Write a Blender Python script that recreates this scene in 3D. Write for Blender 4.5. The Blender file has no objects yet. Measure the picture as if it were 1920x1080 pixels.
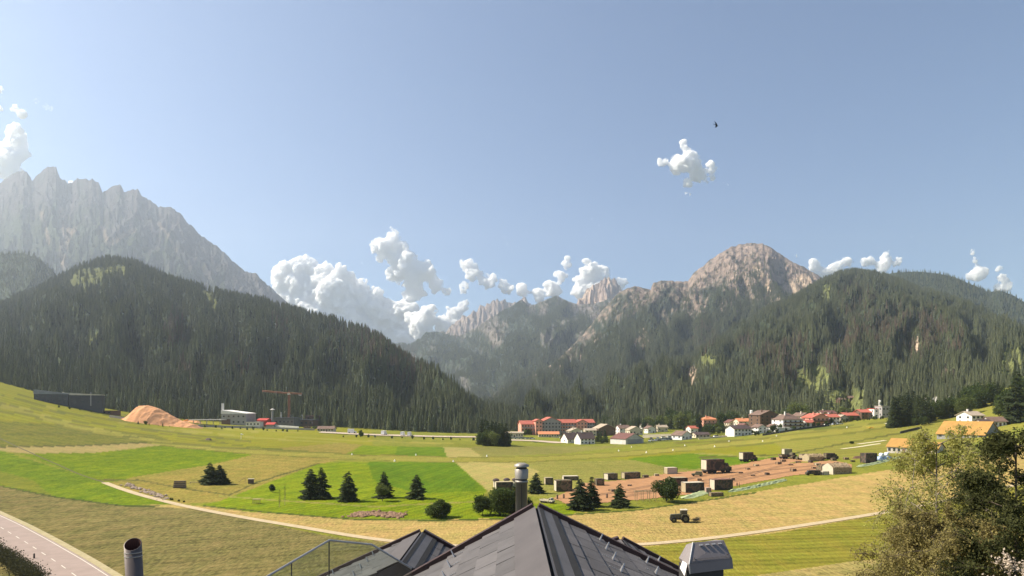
import bpy, bmesh, math, random
import numpy as np
from mathutils import Vector, Matrix

random.seed(7)
SC = bpy.context.scene
COL = SC.collection
F, HZ, CX, CH = 1251.0, 765.0, 960.0, 28.0      # lens in picture units, eye-level row, centre column, camera height

# ------------------------------------------------------------------ camera, sky, sun, exposure
cd = bpy.data.cameras.new("camera"); cam = bpy.data.objects.new("camera", cd); COL.objects.link(cam)
cam.location = (0, 0, CH); cam.rotation_euler = (math.radians(90), 0, 0)
cd.sensor_width = 36; cd.lens = 36 * F / 1920; cd.shift_y = (HZ - 540) / 1920
cd.clip_start = 0.5; cd.clip_end = 60000
SC.camera = cam
SUN_AZ, SUN_EL = math.radians(-85), math.radians(45)   # from +Y, negative = left
world = bpy.data.worlds.new("World"); SC.world = world; world.use_nodes = True
wn = world.node_tree; bg = wn.nodes["Background"]
sky = wn.nodes.new("ShaderNodeTexSky"); sky.sky_type = 'NISHITA'; sky.sun_disc = False
sky.sun_elevation = SUN_EL; sky.sun_rotation = SUN_AZ
sky.altitude = 1200; sky.air_density = 1.0; sky.dust_density = 0.9; sky.ozone_density = 2.0
wn.links.new(sky.outputs[0], bg.inputs[0]); bg.inputs[1].default_value = 0.074
sl = bpy.data.lights.new("sun", 'SUN'); sl.energy = 5.0; sl.angle = math.radians(0.53); sl.color = (1.0, 0.91, 0.76)
sun = bpy.data.objects.new("sun", sl); COL.objects.link(sun)
sdir = Vector((math.sin(SUN_AZ) * math.cos(SUN_EL), math.cos(SUN_AZ) * math.cos(SUN_EL), math.sin(SUN_EL)))
sun.rotation_euler = sdir.to_track_quat('Z', 'Y').to_euler(); sun.location = (-200, 80, 200)
SC.view_settings.view_transform = 'Standard'; SC.view_settings.look = 'None'
SC.view_settings.exposure = 1.0; SC.view_settings.gamma = 1; SC.view_settings.use_curve_mapping = False
SC.cycles.use_denoising = True
SC.cycles.max_bounces = 28; SC.cycles.diffuse_bounces = 3; SC.cycles.transparent_max_bounces = 24
SC.cycles.volume_bounces = 26

# ------------------------------------------------------------------ noise
def _hash(ix, iy, seed):
    h = (ix.astype(np.int64) * 374761393 + iy.astype(np.int64) * 668265263 + seed * 974711) & 0xffffffff
    h = ((h ^ (h >> 13)) * 1274126177) & 0xffffffff
    return ((h ^ (h >> 16)) & 0xffff) / 65535.0
def pn(x, y, seed=0):
    x = np.asarray(x, float); y = np.asarray(y, float)
    ix = np.floor(x); iy = np.floor(y); fx = x - ix; fy = y - iy
    def g(dx, dy):
        a = _hash(ix + dx, iy + dy, seed) * 6.2831853
        return np.cos(a) * (fx - dx) + np.sin(a) * (fy - dy)
    u = fx * fx * fx * (fx * (fx * 6 - 15) + 10); v = fy * fy * fy * (fy * (fy * 6 - 15) + 10)
    a = g(0, 0) * (1 - u) + g(1, 0) * u; b = g(0, 1) * (1 - u) + g(1, 1) * u
    return (a * (1 - v) + b * v) * 1.45
def fbm(x, y, o=4, seed=0, r=False):
    s = 0; a = 1.0; t = 0
    for k in range(o):
        n = pn(np.asarray(x) * 2 ** k + 17.3 * k, np.asarray(y) * 2 ** k - 9.1 * k, seed + k)
        s = s + a * ((1 - 2 * np.abs(n)) if r else n); t += a; a *= 0.5
    return s / t
def sstep(a, b, x):
    t = np.clip((np.asarray(x, float) - a) / (b - a), 0, 1); return t * t * (3 - 2 * t)

# ------------------------------------------------------------------ the lie of the land
_lp = [-400, -100, 0, 100, 200, 300, 400, 500, 600, 700, 800, 960, 1060, 1150, 1300, 1400, 1500, 1600, 1700, 1800, 1900, 2020, 2400]
_lv = [150, 132, 103, 76, 53, 38, 27, 22, 17, 11, 5, 0, -4, -2, 5, 12, 25, 35, 45, 64, 95, 128, 150]
_gx = np.arange(-400, 2401, 5.0); _gv = np.interp(_gx, _lp, _lv)
_k = np.hanning(25); _k /= _k.sum(); _gv = np.convolve(np.pad(_gv, 12, mode='edge'), _k, 'valid')
def lift(px): return np.interp(px, _gx, _gv)
def ground_pY(px, Y):
    Y = np.asarray(Y, float); Yc = np.clip(Y, 1, 900)
    return lift(px) * sstep(110, 560, Yc) * Yc / F + 15.0 * (1 - sstep(28, 104, Y))
def gz(x, y):
    y = np.maximum(np.asarray(y, float), 0.5)
    return ground_pY(np.clip(CX + F * np.asarray(x, float) / y, -400, 2400), y)
def rowof(px, Y, z): return HZ + (CH - z) * F / Y
def G(px, py):
    lo, hi = 104.0, 3000.0
    for _ in range(50):
        m = (lo + hi) / 2
        if rowof(px, m, ground_pY(px, m)) > py: lo = m
        else: hi = m
    Y = (lo + hi) / 2
    return Vector(((px - CX) / F * Y, Y, float(ground_pY(px, Y))))

# ------------------------------------------------------------------ materials
MATS = {}
def nodes(name):
    m = bpy.data.materials.new(name); m.use_nodes = True
    nt = m.node_tree; b = nt.nodes["Principled BSDF"]
    return m, nt, b
def mat(name, c, c2=None, scale=3.0, rough=0.8, metal=0.0, spec=0.3, bump=0.0, detail=5.0, stretch=None, rand=0.0, transl=0.0):
    """a noise-mottled surface of two near colours; rand = lightness change from one object to the next"""
    if name in MATS: return MATS[name]
    m, nt, b = nodes(name); L = nt.links.new
    c2 = c2 or tuple(v * 0.72 for v in c)
    tc = nt.nodes.new("ShaderNodeTexCoord"); src = tc.outputs["Object"]
    if stretch:
        mp = nt.nodes.new("ShaderNodeMapping"); mp.inputs["Scale"].default_value = stretch
        L(src, mp.inputs[0]); src = mp.outputs[0]
    n = nt.nodes.new("ShaderNodeTexNoise"); n.inputs["Scale"].default_value = scale; n.inputs["Detail"].default_value = detail
    n.inputs["Roughness"].default_value = 0.62
    L(src, n.inputs["Vector"])
    r = nt.nodes.new("ShaderNodeValToRGB"); r.color_ramp.elements[0].position = 0.32; r.color_ramp.elements[1].position = 0.68
    r.color_ramp.elements[0].color = (*c2, 1); r.color_ramp.elements[1].color = (*c, 1)
    L(n.outputs[0], r.inputs[0]); out = r.outputs[0]
    if rand:
        oi = nt.nodes.new("ShaderNodeObjectInfo"); mr = nt.nodes.new("ShaderNodeMapRange")
        mr.inputs[3].default_value = 1 - rand; mr.inputs[4].default_value = 1 + rand; L(oi.outputs["Random"], mr.inputs[0])
        h = nt.nodes.new("ShaderNodeHueSaturation"); L(mr.outputs[0], h.inputs["Value"]); L(out, h.inputs["Color"]); out = h.outputs[0]
    L(out, b.inputs["Base Color"])
    b.inputs["Roughness"].default_value = rough; b.inputs["Metallic"].default_value = metal
    b.inputs["Specular IOR Level"].default_value = spec
    if bump:
        bp = nt.nodes.new("ShaderNodeBump"); bp.inputs["Strength"].default_value = bump; bp.inputs["Distance"].default_value = 0.05
        L(n.outputs[0], bp.inputs["Height"]); L(bp.outputs[0], b.inputs["Normal"])
    if transl:
        tr = nt.nodes.new("ShaderNodeBsdfTranslucent"); L(out, tr.inputs[0])
        mx = nt.nodes.new("ShaderNodeMixShader"); mx.inputs[0].default_value = transl
        L(b.outputs[0], mx.inputs[1]); L(tr.outputs[0], mx.inputs[2]); L(mx.outputs[0], nt.nodes["Material Output"].inputs[0])
    MATS[name] = m
    return m

# ------------------------------------------------------------------ objects
def tag(o, label=None, cat=None, group=None, kind=None):
    if label: o["label"] = label
    if cat: o["category"] = cat
    if group: o["group"] = group
    if kind: o["kind"] = kind
    return o
def obj(name, me, parent=None, loc=None, rz=0.0):
    o = bpy.data.objects.new(name, me); COL.objects.link(o)
    if parent: o.parent = parent
    if loc is not None: o.location = loc
    if rz: o.rotation_euler = (0, 0, rz)
    return o
def thing(name, label, cat, loc=(0, 0, 0), rz=0.0, group=None):
    o = obj(name, None, None, loc, rz); o.empty_display_size = 0.2
    return tag(o, label, cat, group)
def kids(o, table):
    return table.get(o, [])
def copy_tree(root, loc, rz, label=None, group=None, scale=None):
    c = root.copy(); COL.objects.link(c); c.location = loc; c.rotation_euler = (0, 0, rz)
    if scale: c.scale = scale if hasattr(scale, '__len__') else (scale,) * 3
    if label: c["label"] = label
    if group: c["group"] = group
    for ch in list(root.children):
        d = ch.copy(); COL.objects.link(d); d.parent = c
        for g in list(ch.children):
            e = g.copy(); COL.objects.link(e); e.parent = d
    return c
class MB:
    """collects shapes, builds ONE mesh object"""
    def __init__(s): s.v = []; s.f = []
    def add(s, vs, fs):
        n = len(s.v); s.v += [tuple(v) for v in vs]; s.f += [tuple(i + n for i in f) for f in fs]; return s
    def box(s, x0, x1, y0, y1, z0, z1, taper=0.0, tx=None):
        t = taper; u = t if tx is None else tx
        return s.add([(x0, y0, z0), (x1, y0, z0), (x1, y1, z0), (x0, y1, z0), (x0 + u, y0 + t, z1), (x1 - u, y0 + t, z1), (x1 - u, y1 - t, z1), (x0 + u, y1 - t, z1)],
                     [(3, 2, 1, 0), (4, 5, 6, 7), (0, 1, 5, 4), (1, 2, 6, 5), (2, 3, 7, 6), (3, 0, 4, 7)])
    def tube(s, p0, p1, r0, r1=None, n=10, cap=True):
        r1 = r0 if r1 is None else r1; p0 = Vector(p0); p1 = Vector(p1); d = (p1 - p0)
        q = d.to_track_quat('Z', 'Y') if d.length > 1e-9 else Matrix.Identity(3).to_quaternion()
        vs = []
        for p, r in ((p0, r0), (p1, r1)):
            vs += [p + q @ Vector((r * math.cos(2 * math.pi * k / n), r * math.sin(2 * math.pi * k / n), 0)) for k in range(n)]
        fs = [(k, (k + 1) % n, n + (k + 1) % n, n + k) for k in range(n)]
        if cap: fs += [tuple(range(n))[::-1], tuple(range(n, 2 * n))]
        return s.add(vs, fs)
    def lathe(s, prof, n=20, at=(0, 0, 0)):
        vs = []; fs = []
        for r, z in prof: vs += [(at[0] + r * math.cos(2 * math.pi * k / n), at[1] + r * math.sin(2 * math.pi * k / n), at[2] + z) for k in range(n)]
        for j in range(len(prof) - 1): fs += [(j * n + k, j * n + (k + 1) % n, (j + 1) * n + (k + 1) % n, (j + 1) * n + k) for k in range(n)]
        return s.add(vs, fs)
    def prism(s, poly, y0, y1):
        """poly of (x, z) counter-clockwise seen from -y, extruded along y"""
        n = len(poly)
        vs = [(x, y0, z) for x, z in poly] + [(x, y1, z) for x, z in poly]
        fs = [tuple(range(n)), tuple(range(n, 2 * n))[::-1]] + [(k, n + k, n + (k + 1) % n, (k + 1) % n) for k in range(n)]
        return s.add(vs, fs)
    def prismx(s, poly, x0, x1):
        n = len(poly)
        vs = [(x0, y, z) for y, z in poly] + [(x1, y, z) for y, z in poly]
        fs = [tuple(range(n))[::-1], tuple(range(n, 2 * n))] + [((k + 1) % n, n + (k + 1) % n, n + k, k) for k in range(n)]
        return s.add(vs, fs)
    def mesh(s, name, m, smooth=False):
        me = bpy.data.meshes.new(name); me.from_pydata(s.v, [], s.f); me.update()
        if m: me.materials.append(m)
        if smooth: me.polygons.foreach_set("use_smooth", [True] * len(me.polygons))
        return me
    def build(s, name, m, parent=None, loc=None, rz=0.0, smooth=False):
        return obj(name, s.mesh(name, m, smooth), parent, loc, rz)
def npmesh(name, V, Fc, m, smooth=False):
    """V (n,3), Fc (k,3 or 4) arrays"""
    me = bpy.data.meshes.new(name); k = Fc.shape[1]
    me.vertices.add(len(V)); me.vertices.foreach_set("co", np.ascontiguousarray(V, np.float32).ravel())
    me.loops.add(Fc.size); me.loops.foreach_set("vertex_index", np.ascontiguousarray(Fc, np.int32).ravel())
    me.polygons.add(len(Fc)); me.polygons.foreach_set("loop_start", np.arange(0, Fc.size, k, dtype=np.int32))
    me.polygons.foreach_set("loop_total", np.full(len(Fc), k, np.int32))
    me.polygons.foreach_set("use_smooth", np.full(len(Fc), smooth))
    if m: me.materials.append(m)
    me.update(calc_edges=True); return me
def attr(me, name, kind, data, dom='POINT'):
    a = me.attributes.new(name, kind, dom)
    a.data.foreach_set("color" if kind == 'FLOAT_COLOR' else "value", np.ascontiguousarray(data, np.float32).ravel() if kind != 'INT' else np.ascontiguousarray(data, np.int32))
def gridfaces(nr, nc):
    i = np.arange(nr - 1)[:, None] * nc + np.arange(nc - 1)[None, :]
    return np.stack([i, i + 1, i + nc + 1, i + nc], -1).reshape(-1, 4)
def inpoly(px, py, poly):
    r = np.zeros(px.shape, bool); n = len(poly)
    for i in range(n):
        x1, y1 = poly[i]; x2, y2 = poly[(i + 1) % n]
        if y1 == y2: continue
        c = ((y1 > py) != (y2 > py)) & (px < (x2 - x1) * (py - y1) / (y2 - y1) + x1); r ^= c
    return r

# ------------------------------------------------------------------ ground with its fields
def ground_material():
    m, nt, b = nodes("meadow"); L = nt.links.new; N = nt.nodes.new
    ca = N("ShaderNodeAttribute"); ca.attribute_name = "tint"
    sp = N("ShaderNodeAttribute"); sp.attribute_name = "row_phase"
    sa = N("ShaderNodeAttribute"); sa.attribute_name = "row_depth"
    mo = N("ShaderNodeAttribute"); mo.attribute_name = "mottle"
    tc = N("ShaderNodeTexCoord")
    def nz(scale, det, st=(1, 1, 1)):
        mp = N("ShaderNodeMapping"); mp.inputs["Scale"].default_value = st; L(tc.outputs["Object"], mp.inputs[0])
        n = N("ShaderNodeTexNoise"); n.inputs["Scale"].default_value = scale; n.inputs["Detail"].default_value = det; n.inputs["Roughness"].default_value = .65
        L(mp.outputs[0], n.inputs["Vector"]); return n.outputs[0]
    def mth(op, a, b_=None, c=None):
        q = N("ShaderNodeMath"); q.operation = op
        for i, v in enumerate((a, b_, c)):
            if v is None: continue
            if hasattr(v, 'links'): L(v, q.inputs[i])
            else: q.inputs[i].default_value = v
        return q.outputs[0]
    big = nz(0.012, 4); mid = nz(0.22, 7, (1, .45, 1)); fine = nz(1.7, 5, (1, .3, 1))
    wob = mth('MULTIPLY', nz(0.03, 3), 5.0)
    ph = mth('ADD', sp.outputs["Fac"], wob)
    w1 = mth('SINE', mth('MULTIPLY', ph, 2.1)); w2 = mth('SINE', mth('MULTIPLY', ph, 0.63))
    w = mth('MULTIPLY', mth('ADD', mth('MULTIPLY', w1, .6), mth('MULTIPLY', w2, .5)), sa.outputs["Fac"])
    v = mth('ADD', mth('MULTIPLY', mth('SUBTRACT', mid, .5), mth('MULTIPLY', mo.outputs["Fac"], 1.5)), 1.0)
    v = mth('ADD', v, mth('MULTIPLY', mth('SUBTRACT', big, .5), .7))
    v = mth('ADD', v, mth('MULTIPLY', mth('SUBTRACT', fine, .5), mth('MULTIPLY', mo.outputs["Fac"], 2.6)))
    v = mth('ADD', v, w); v = mth('MAXIMUM', v, .25)
    h = N("ShaderNodeHueSaturation"); L(ca.outputs["Color"], h.inputs["Color"]); L(v, h.inputs["Value"])
    hv = mth('ADD', mth('MULTIPLY', mth('SUBTRACT', mid, .5), -.10), .5); L(hv, h.inputs["Hue"])
    L(h.outputs[0], b.inputs["Base Color"]); b.inputs["Roughness"].default_value = 1; b.inputs["Specular IOR Level"].default_value = 0.05
    bp = N("ShaderNodeBump"); bp.inputs["Strength"].default_value = .5; bp.inputs["Distance"].default_value = .5
    L(mth('ADD', mid, fine), bp.inputs["Height"]); L(bp.outputs[0], b.inputs["Normal"])
    return m
# tints (reflectance), row contrast, row direction (degrees from +X), mottle
GRN = (.142, .192, .006); GRD = (.080, .150, .010); YEL = (.235, .225, .020); OLV = (.165, .160, .026); HAY = (.41, .295, .098); STB = (.185, .155, .052); BRN = (.26, .21, .045)
FIELDS = [
 ([(-400, 700), (700, 700), (700, 845), (300, 835), (-400, 800)], YEL, .16, -14, .5),
 ([(0, 790), (160, 798), (290, 815), (330, 830), (270, 832), (60, 836), (-200, 838), (-200, 780)], OLV, .12, -10, .9),
 ([(-400, 838), (60, 836), (150, 836), (278, 829), (322, 832), (180, 849), (62, 851), (0, 845), (-400, 860)], (.34, .265, .095), .06, -5, .5),
 ([(-400, 853), (40, 851), (180, 849), (322, 834), (420, 842), (490, 850), (380, 874), (262, 892), (215, 906), (180, 900), (40, 852), (-300, 830)], GRN, .06, -10, .9),
 ([(-300, 850), (0, 845), (180, 900), (260, 925), (335, 945), (240, 947), (170, 942), (100, 932), (-300, 880)], (.135, .19, .008), .06, -12, 1.0),
 ([(-300, 880), (0, 883), (60, 900), (100, 930), (0, 908), (-300, 890)], (.17, .185, .02), .08, -12, .6),
 ([(-300, 900), (0, 911), (110, 934), (240, 950), (340, 948), (640, 1010), (900, 1030), (900, 1200), (-300, 1200)], STB, .14, 18, 1.2),
 ([(200, 906), (262, 892), (380, 874), (490, 850), (650, 858), (600, 870), (500, 905), (410, 940), (330, 946)], BRN, .08, -20, 1.0),
 ([(410, 940), (600, 868), (640, 866), (852, 866), (912, 918), (900, 945), (1100, 945), (1060, 975), (660, 972), (470, 960), (380, 946)], (.175, .225, .008), .17, 62, .6),
 ([(690, 866), (852, 866), (910, 920), (780, 925), (700, 900)], (.105, .175, .008), .13, 80, .6),
 ([(852, 866), (960, 866), (1012, 884), (985, 905), (915, 921)], (.36, .30, .095), .08, 70, .5),
 ([(960, 866), (1300, 862), (1330, 880), (1200, 905), (1040, 930), (985, 930), (985, 905), (1012, 884)], (.24, .225, .05), .08, 10, .8),
 ([(500, 842), (640, 830), (680, 834), (640, 856), (560, 854)], BRN, .08, -10, .9),
 ([(640, 856), (680, 835), (832, 839), (838, 857)], (.165, .22, .01), .14, 75, .5),
 ([(745, 837), (832, 839), (838, 857), (740, 856)], (.12, .185, .01), .12, 80, .5),
 ([(832, 839), (882, 840), (904, 857), (838, 857)], (.34, .285, .09), .05, 75, .5),
 ([(882, 838), (1180, 836), (1060, 850), (904, 857)], (.215, .20, .05), .08, 0, .7),
 ([(1100, 855), (1250, 842), (1400, 830), (1560, 822), (1500, 850), (1430, 856), (1300, 850), (1180, 862)], YEL, .10, 6, .5),
 ([(1175, 860), (1300, 849), (1430, 857), (1475, 856), (1400, 868), (1300, 880), (1260, 878)], (.12, .19, .008), .05, 10, .6),
 ([(1380, 812), (1700, 785), (1960, 740), (2300, 700), (2300, 860), (1920, 800), (1700, 868), (1560, 858), (1480, 850), (1450, 830)], (.235, .22, .04), .13, 8, .5),
 ([(240, 948), (340, 945), (470, 960), (660, 973), (800, 975), (960, 970), (1200, 955), (1400, 925), (1660, 882), (2300, 700), (2300, 940), (1920, 905), (1670, 962), (1450, 1000), (1200, 1026), (1000, 1036), (800, 1030), (640, 1004), (500, 975), (380, 955)], HAY, .10, 8, .85),
 ([(1660, 882), (1780, 845), (1920, 800), (2300, 720), (2300, 800), (1920, 830), (1780, 872)], (.19, .205, .035), .10, 8, .7),
 ([(900, 1032), (1200, 1026), (1450, 1000), (1670, 962), (1920, 905), (2300, 860), (2300, 1200), (900, 1200)], (.225, .205, .028), .22, 7, .6),
 ([(1380, 1085), (1600, 1052), (1750, 1040), (1750, 1200), (1300, 1200)], (.34, .27, .09), .10, 8, 1.0),
]
def build_ground():
    pxs = np.concatenate([np.linspace(-9000, -460, 16), np.linspace(-400, -60, 30), np.arange(-50, 1975, 3.0), np.linspace(1985, 2400, 30), np.linspace(2500, 11000, 16)])
    r = np.concatenate([np.arange(345, 60, -1.6), np.arange(60, 24, -1.0)]); Ys = np.concatenate([np.linspace(2, 99, 26), F * CH / r, np.array([1600, 2000, 2600, 3500, 5000, 8300.])])
    P, Y = np.meshgrid(pxs, Ys); X = (P - CX) / F * Y
    Z = ground_pY(np.clip(P, -400, 2400), Y) + 0.35 * fbm(X * .03, Y * .03, 3, 5) * sstep(150, 400, Y)
    row = rowof(P, Y, ground_pY(np.clip(P, -400, 2400), Y))
    wx = P + 2.0 * fbm(X * .05, Y * .05, 3, 11); wy = row + 0.8 * fbm(X * .05, Y * .05, 3, 12)
    tint = np.empty(P.shape + (4,)); tint[..., 3] = 1; tint[..., :3] = (.21, .215, .030)
    dep = np.full(P.shape, .08); ang = np.zeros(P.shape); mot = np.full(P.shape, .7)
    for poly, c, d, a, mo in FIELDS:
        k = inpoly(wx, wy, poly); tint[k, :3] = c; dep[k] = d; ang[k] = math.radians(a); mot[k] = mo
    # the mown grass strip of the airfield and darker rank-grass lines
    def line(pts, w, c, d=.05, soft=False):
        pts = np.array(pts, float); yy = np.interp(wx, pts[:, 0], pts[:, 1]); k = (np.abs(wy - yy) < w) & (wx > pts[0, 0]) & (wx < pts[-1, 0])
        tint[k, :3] = c; dep[k] = d
    run = [(-200, 800), (0, 760), (120, 795), (250, 822), (330, 834), (480, 848), (650, 856), (850, 862), (1000, 861), (1150, 853), (1300, 840), (1450, 824), (1600, 806), (1700, 790), (1900, 745)]
    line(run, 4.0, (.27, .245, .045)); line([(x, y - 4.5) for x, y in run], .8, (.17, .16, .03)); line([(x, y + 4.5) for x, y in run], .8, (.17, .16, .03))
    for L_, c in (([(0, 772), (140, 790), (300, 808), (470, 828)], (.15, .15, .03)), ([(0, 758), (200, 785), (420, 806)], (.16, .16, .035)), ([(0, 815), (150, 812), (260, 822)], (.14, .14, .03)),
                  ([(100, 803), (260, 826), (400, 838), (640, 850)], (.16, .155, .03)), ([(0, 838), (140, 836), (276, 829)], (.09, .09, .025)), ([(180, 900), (260, 900), (350, 917), (430, 928), (480, 905), (600, 868)], (.12, .11, .03)),
                  ([(0, 911), (110, 933), (240, 949), (300, 949)], (.07, .085, .02)), ([(410, 930), (520, 938), (700, 950), (900, 940)], (.25, .24, .05)), ([(1310, 858), (1480, 852), (1560, 836), (1720, 806)], (.11, .11, .025)),
                  ([(1380, 838), (1600, 812), (1760, 785)], (.16, .16, .03)), ([(1300, 850), (1440, 857)], (.25, .24, .05)), ([(1000, 829), (1200, 831), (1400, 815), (1600, 797)], (.12, .14, .03)), ([(380, 948), (520, 962), (660, 974), (830, 976), (960, 972), (1200, 956), (1420, 924)], (.08, .10, .02))):
        line(L_, 1.3, c)
    rl = random.Random(3)
    for i in range(26):       # wheel tracks and mowing edges following the lie of the slope
        x0 = rl.uniform(-60, 560) if i % 2 else rl.uniform(1080, 1700); w_ = rl.uniform(120, 340); off = rl.uniform(-46, -7) if i % 2 else rl.uniform(-26, -7)
        xs_ = np.linspace(x0, x0 + w_, 8); rr = np.array(run, float); ys_ = np.interp(xs_, rr[:, 0], rr[:, 1]) + off + np.linspace(0, rl.uniform(-6, 10), 8); line(list(zip(xs_, ys_)), rl.uniform(.6, 1.2), rl.choice(((.14, .145, .025), (.16, .15, .03), (.29, .265, .05))))
    tint[..., :3] *= .82          # sunlit meadow reflectance
    ph = X * np.cos(ang) * 0 + (-X * np.sin(ang) + Y * np.cos(ang))
    V = np.stack([X, Y, Z], -1).reshape(-1, 3)
    me = npmesh("ground", V, gridfaces(len(Ys), len(pxs)), ground_material(), True)
    attr(me, "tint", 'FLOAT_COLOR', tint.reshape(-1, 4)); attr(me, "row_phase", 'FLOAT', ph.ravel()); attr(me, "row_depth", 'FLOAT', dep.ravel()); attr(me, "mottle", 'FLOAT', mot.ravel() * .8)
    return tag(obj("ground", me), "valley floor of mown hay and green meadow fields", None, None, "structure")
build_ground()
def drape_poly(name, poly, m, off, step=4.0, label=None, n=0):
    """a sheet over the ground inside a polygon of picture points"""
    xs = [p[0] for p in poly]; ys = [p[1] for p in poly]
    pxs = np.arange(min(xs) - 2, max(xs) + 3, step); rws = np.arange(min(ys) - 2, max(ys) + 3, step * .4)
    Pp, R = np.meshgrid(pxs, rws)
    jx = Pp + 3 * fbm(Pp * .04, R * .12, 3, 3); jy = R + 1.2 * fbm(Pp * .05, R * .2, 3, 4)
    k = inpoly(jx, jy, poly); V = np.array([tuple(G(a, b)) for a, b in zip(Pp.ravel(), R.ravel())]); V[:, 2] += off
    fc = gridfaces(len(rws), len(pxs)); fc = fc[k.ravel()[fc].all(1)]
    use = np.unique(fc); mp = np.zeros(len(V), int); mp[use] = np.arange(len(use))
    me = npmesh(name, V[use], mp[fc], m, True); return tag(obj(name, me), label, None, None, "structure")
def drape_line(name, pts, width, m, off, label=None, cat=None, kind="structure", inset=0.0, seg=3.0):
    """a ribbon of a width in metres along picture points; inset shifts it sideways (metres)"""
    W = [G(*p) for p in pts]; out = []
    d = np.cumsum([0] + [(W[i + 1] - W[i]).length for i in range(len(W) - 1)]); n = max(4, int(d[-1] / seg))
    s = np.linspace(0, d[-1], n); xs = np.interp(s, d, [w.x for w in W]); ys = np.interp(s, d, [w.y for w in W])
    for _ in range(4): xs[1:-1] = (xs[:-2] + 2 * xs[1:-1] + xs[2:]) / 4; ys[1:-1] = (ys[:-2] + 2 * ys[1:-1] + ys[2:]) / 4
    tx = np.gradient(xs); ty = np.gradient(ys); l = np.hypot(tx, ty); nx, ny = -ty / l, tx / l
    V = []
    for k in range(n):
        for j in range(5):
            o = inset + (j / 4 - .5) * width; x = xs[k] + nx[k] * o; y = ys[k] + ny[k] * o
            V.append((x, y, float(gz(x, y)) + off))
    me = npmesh(name, np.array(V), gridfaces(n, 5), m, True); o = obj(name, me); return tag(o, label, cat, None, kind)
# ------------------------------------------------------------------ mountains
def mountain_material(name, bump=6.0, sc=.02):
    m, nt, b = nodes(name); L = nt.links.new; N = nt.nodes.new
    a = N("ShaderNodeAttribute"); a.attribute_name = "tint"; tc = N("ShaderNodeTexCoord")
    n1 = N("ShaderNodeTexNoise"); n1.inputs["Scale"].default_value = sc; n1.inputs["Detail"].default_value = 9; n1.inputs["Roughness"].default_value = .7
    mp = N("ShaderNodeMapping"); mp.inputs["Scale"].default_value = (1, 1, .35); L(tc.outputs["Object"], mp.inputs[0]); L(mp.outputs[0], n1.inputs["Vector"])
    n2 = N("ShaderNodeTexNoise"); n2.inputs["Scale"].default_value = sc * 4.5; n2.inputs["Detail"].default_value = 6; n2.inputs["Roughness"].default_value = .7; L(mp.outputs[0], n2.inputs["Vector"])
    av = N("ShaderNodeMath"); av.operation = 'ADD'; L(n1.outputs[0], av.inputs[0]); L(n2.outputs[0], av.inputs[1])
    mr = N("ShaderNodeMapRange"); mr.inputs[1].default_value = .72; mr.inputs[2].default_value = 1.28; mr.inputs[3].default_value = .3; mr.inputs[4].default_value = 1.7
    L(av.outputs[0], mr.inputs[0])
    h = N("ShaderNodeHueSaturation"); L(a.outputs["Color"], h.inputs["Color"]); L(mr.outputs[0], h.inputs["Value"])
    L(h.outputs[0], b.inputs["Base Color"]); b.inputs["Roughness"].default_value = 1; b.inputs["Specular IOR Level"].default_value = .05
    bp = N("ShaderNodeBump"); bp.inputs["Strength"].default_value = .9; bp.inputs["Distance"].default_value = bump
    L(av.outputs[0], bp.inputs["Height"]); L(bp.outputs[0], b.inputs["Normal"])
    return m
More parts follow.
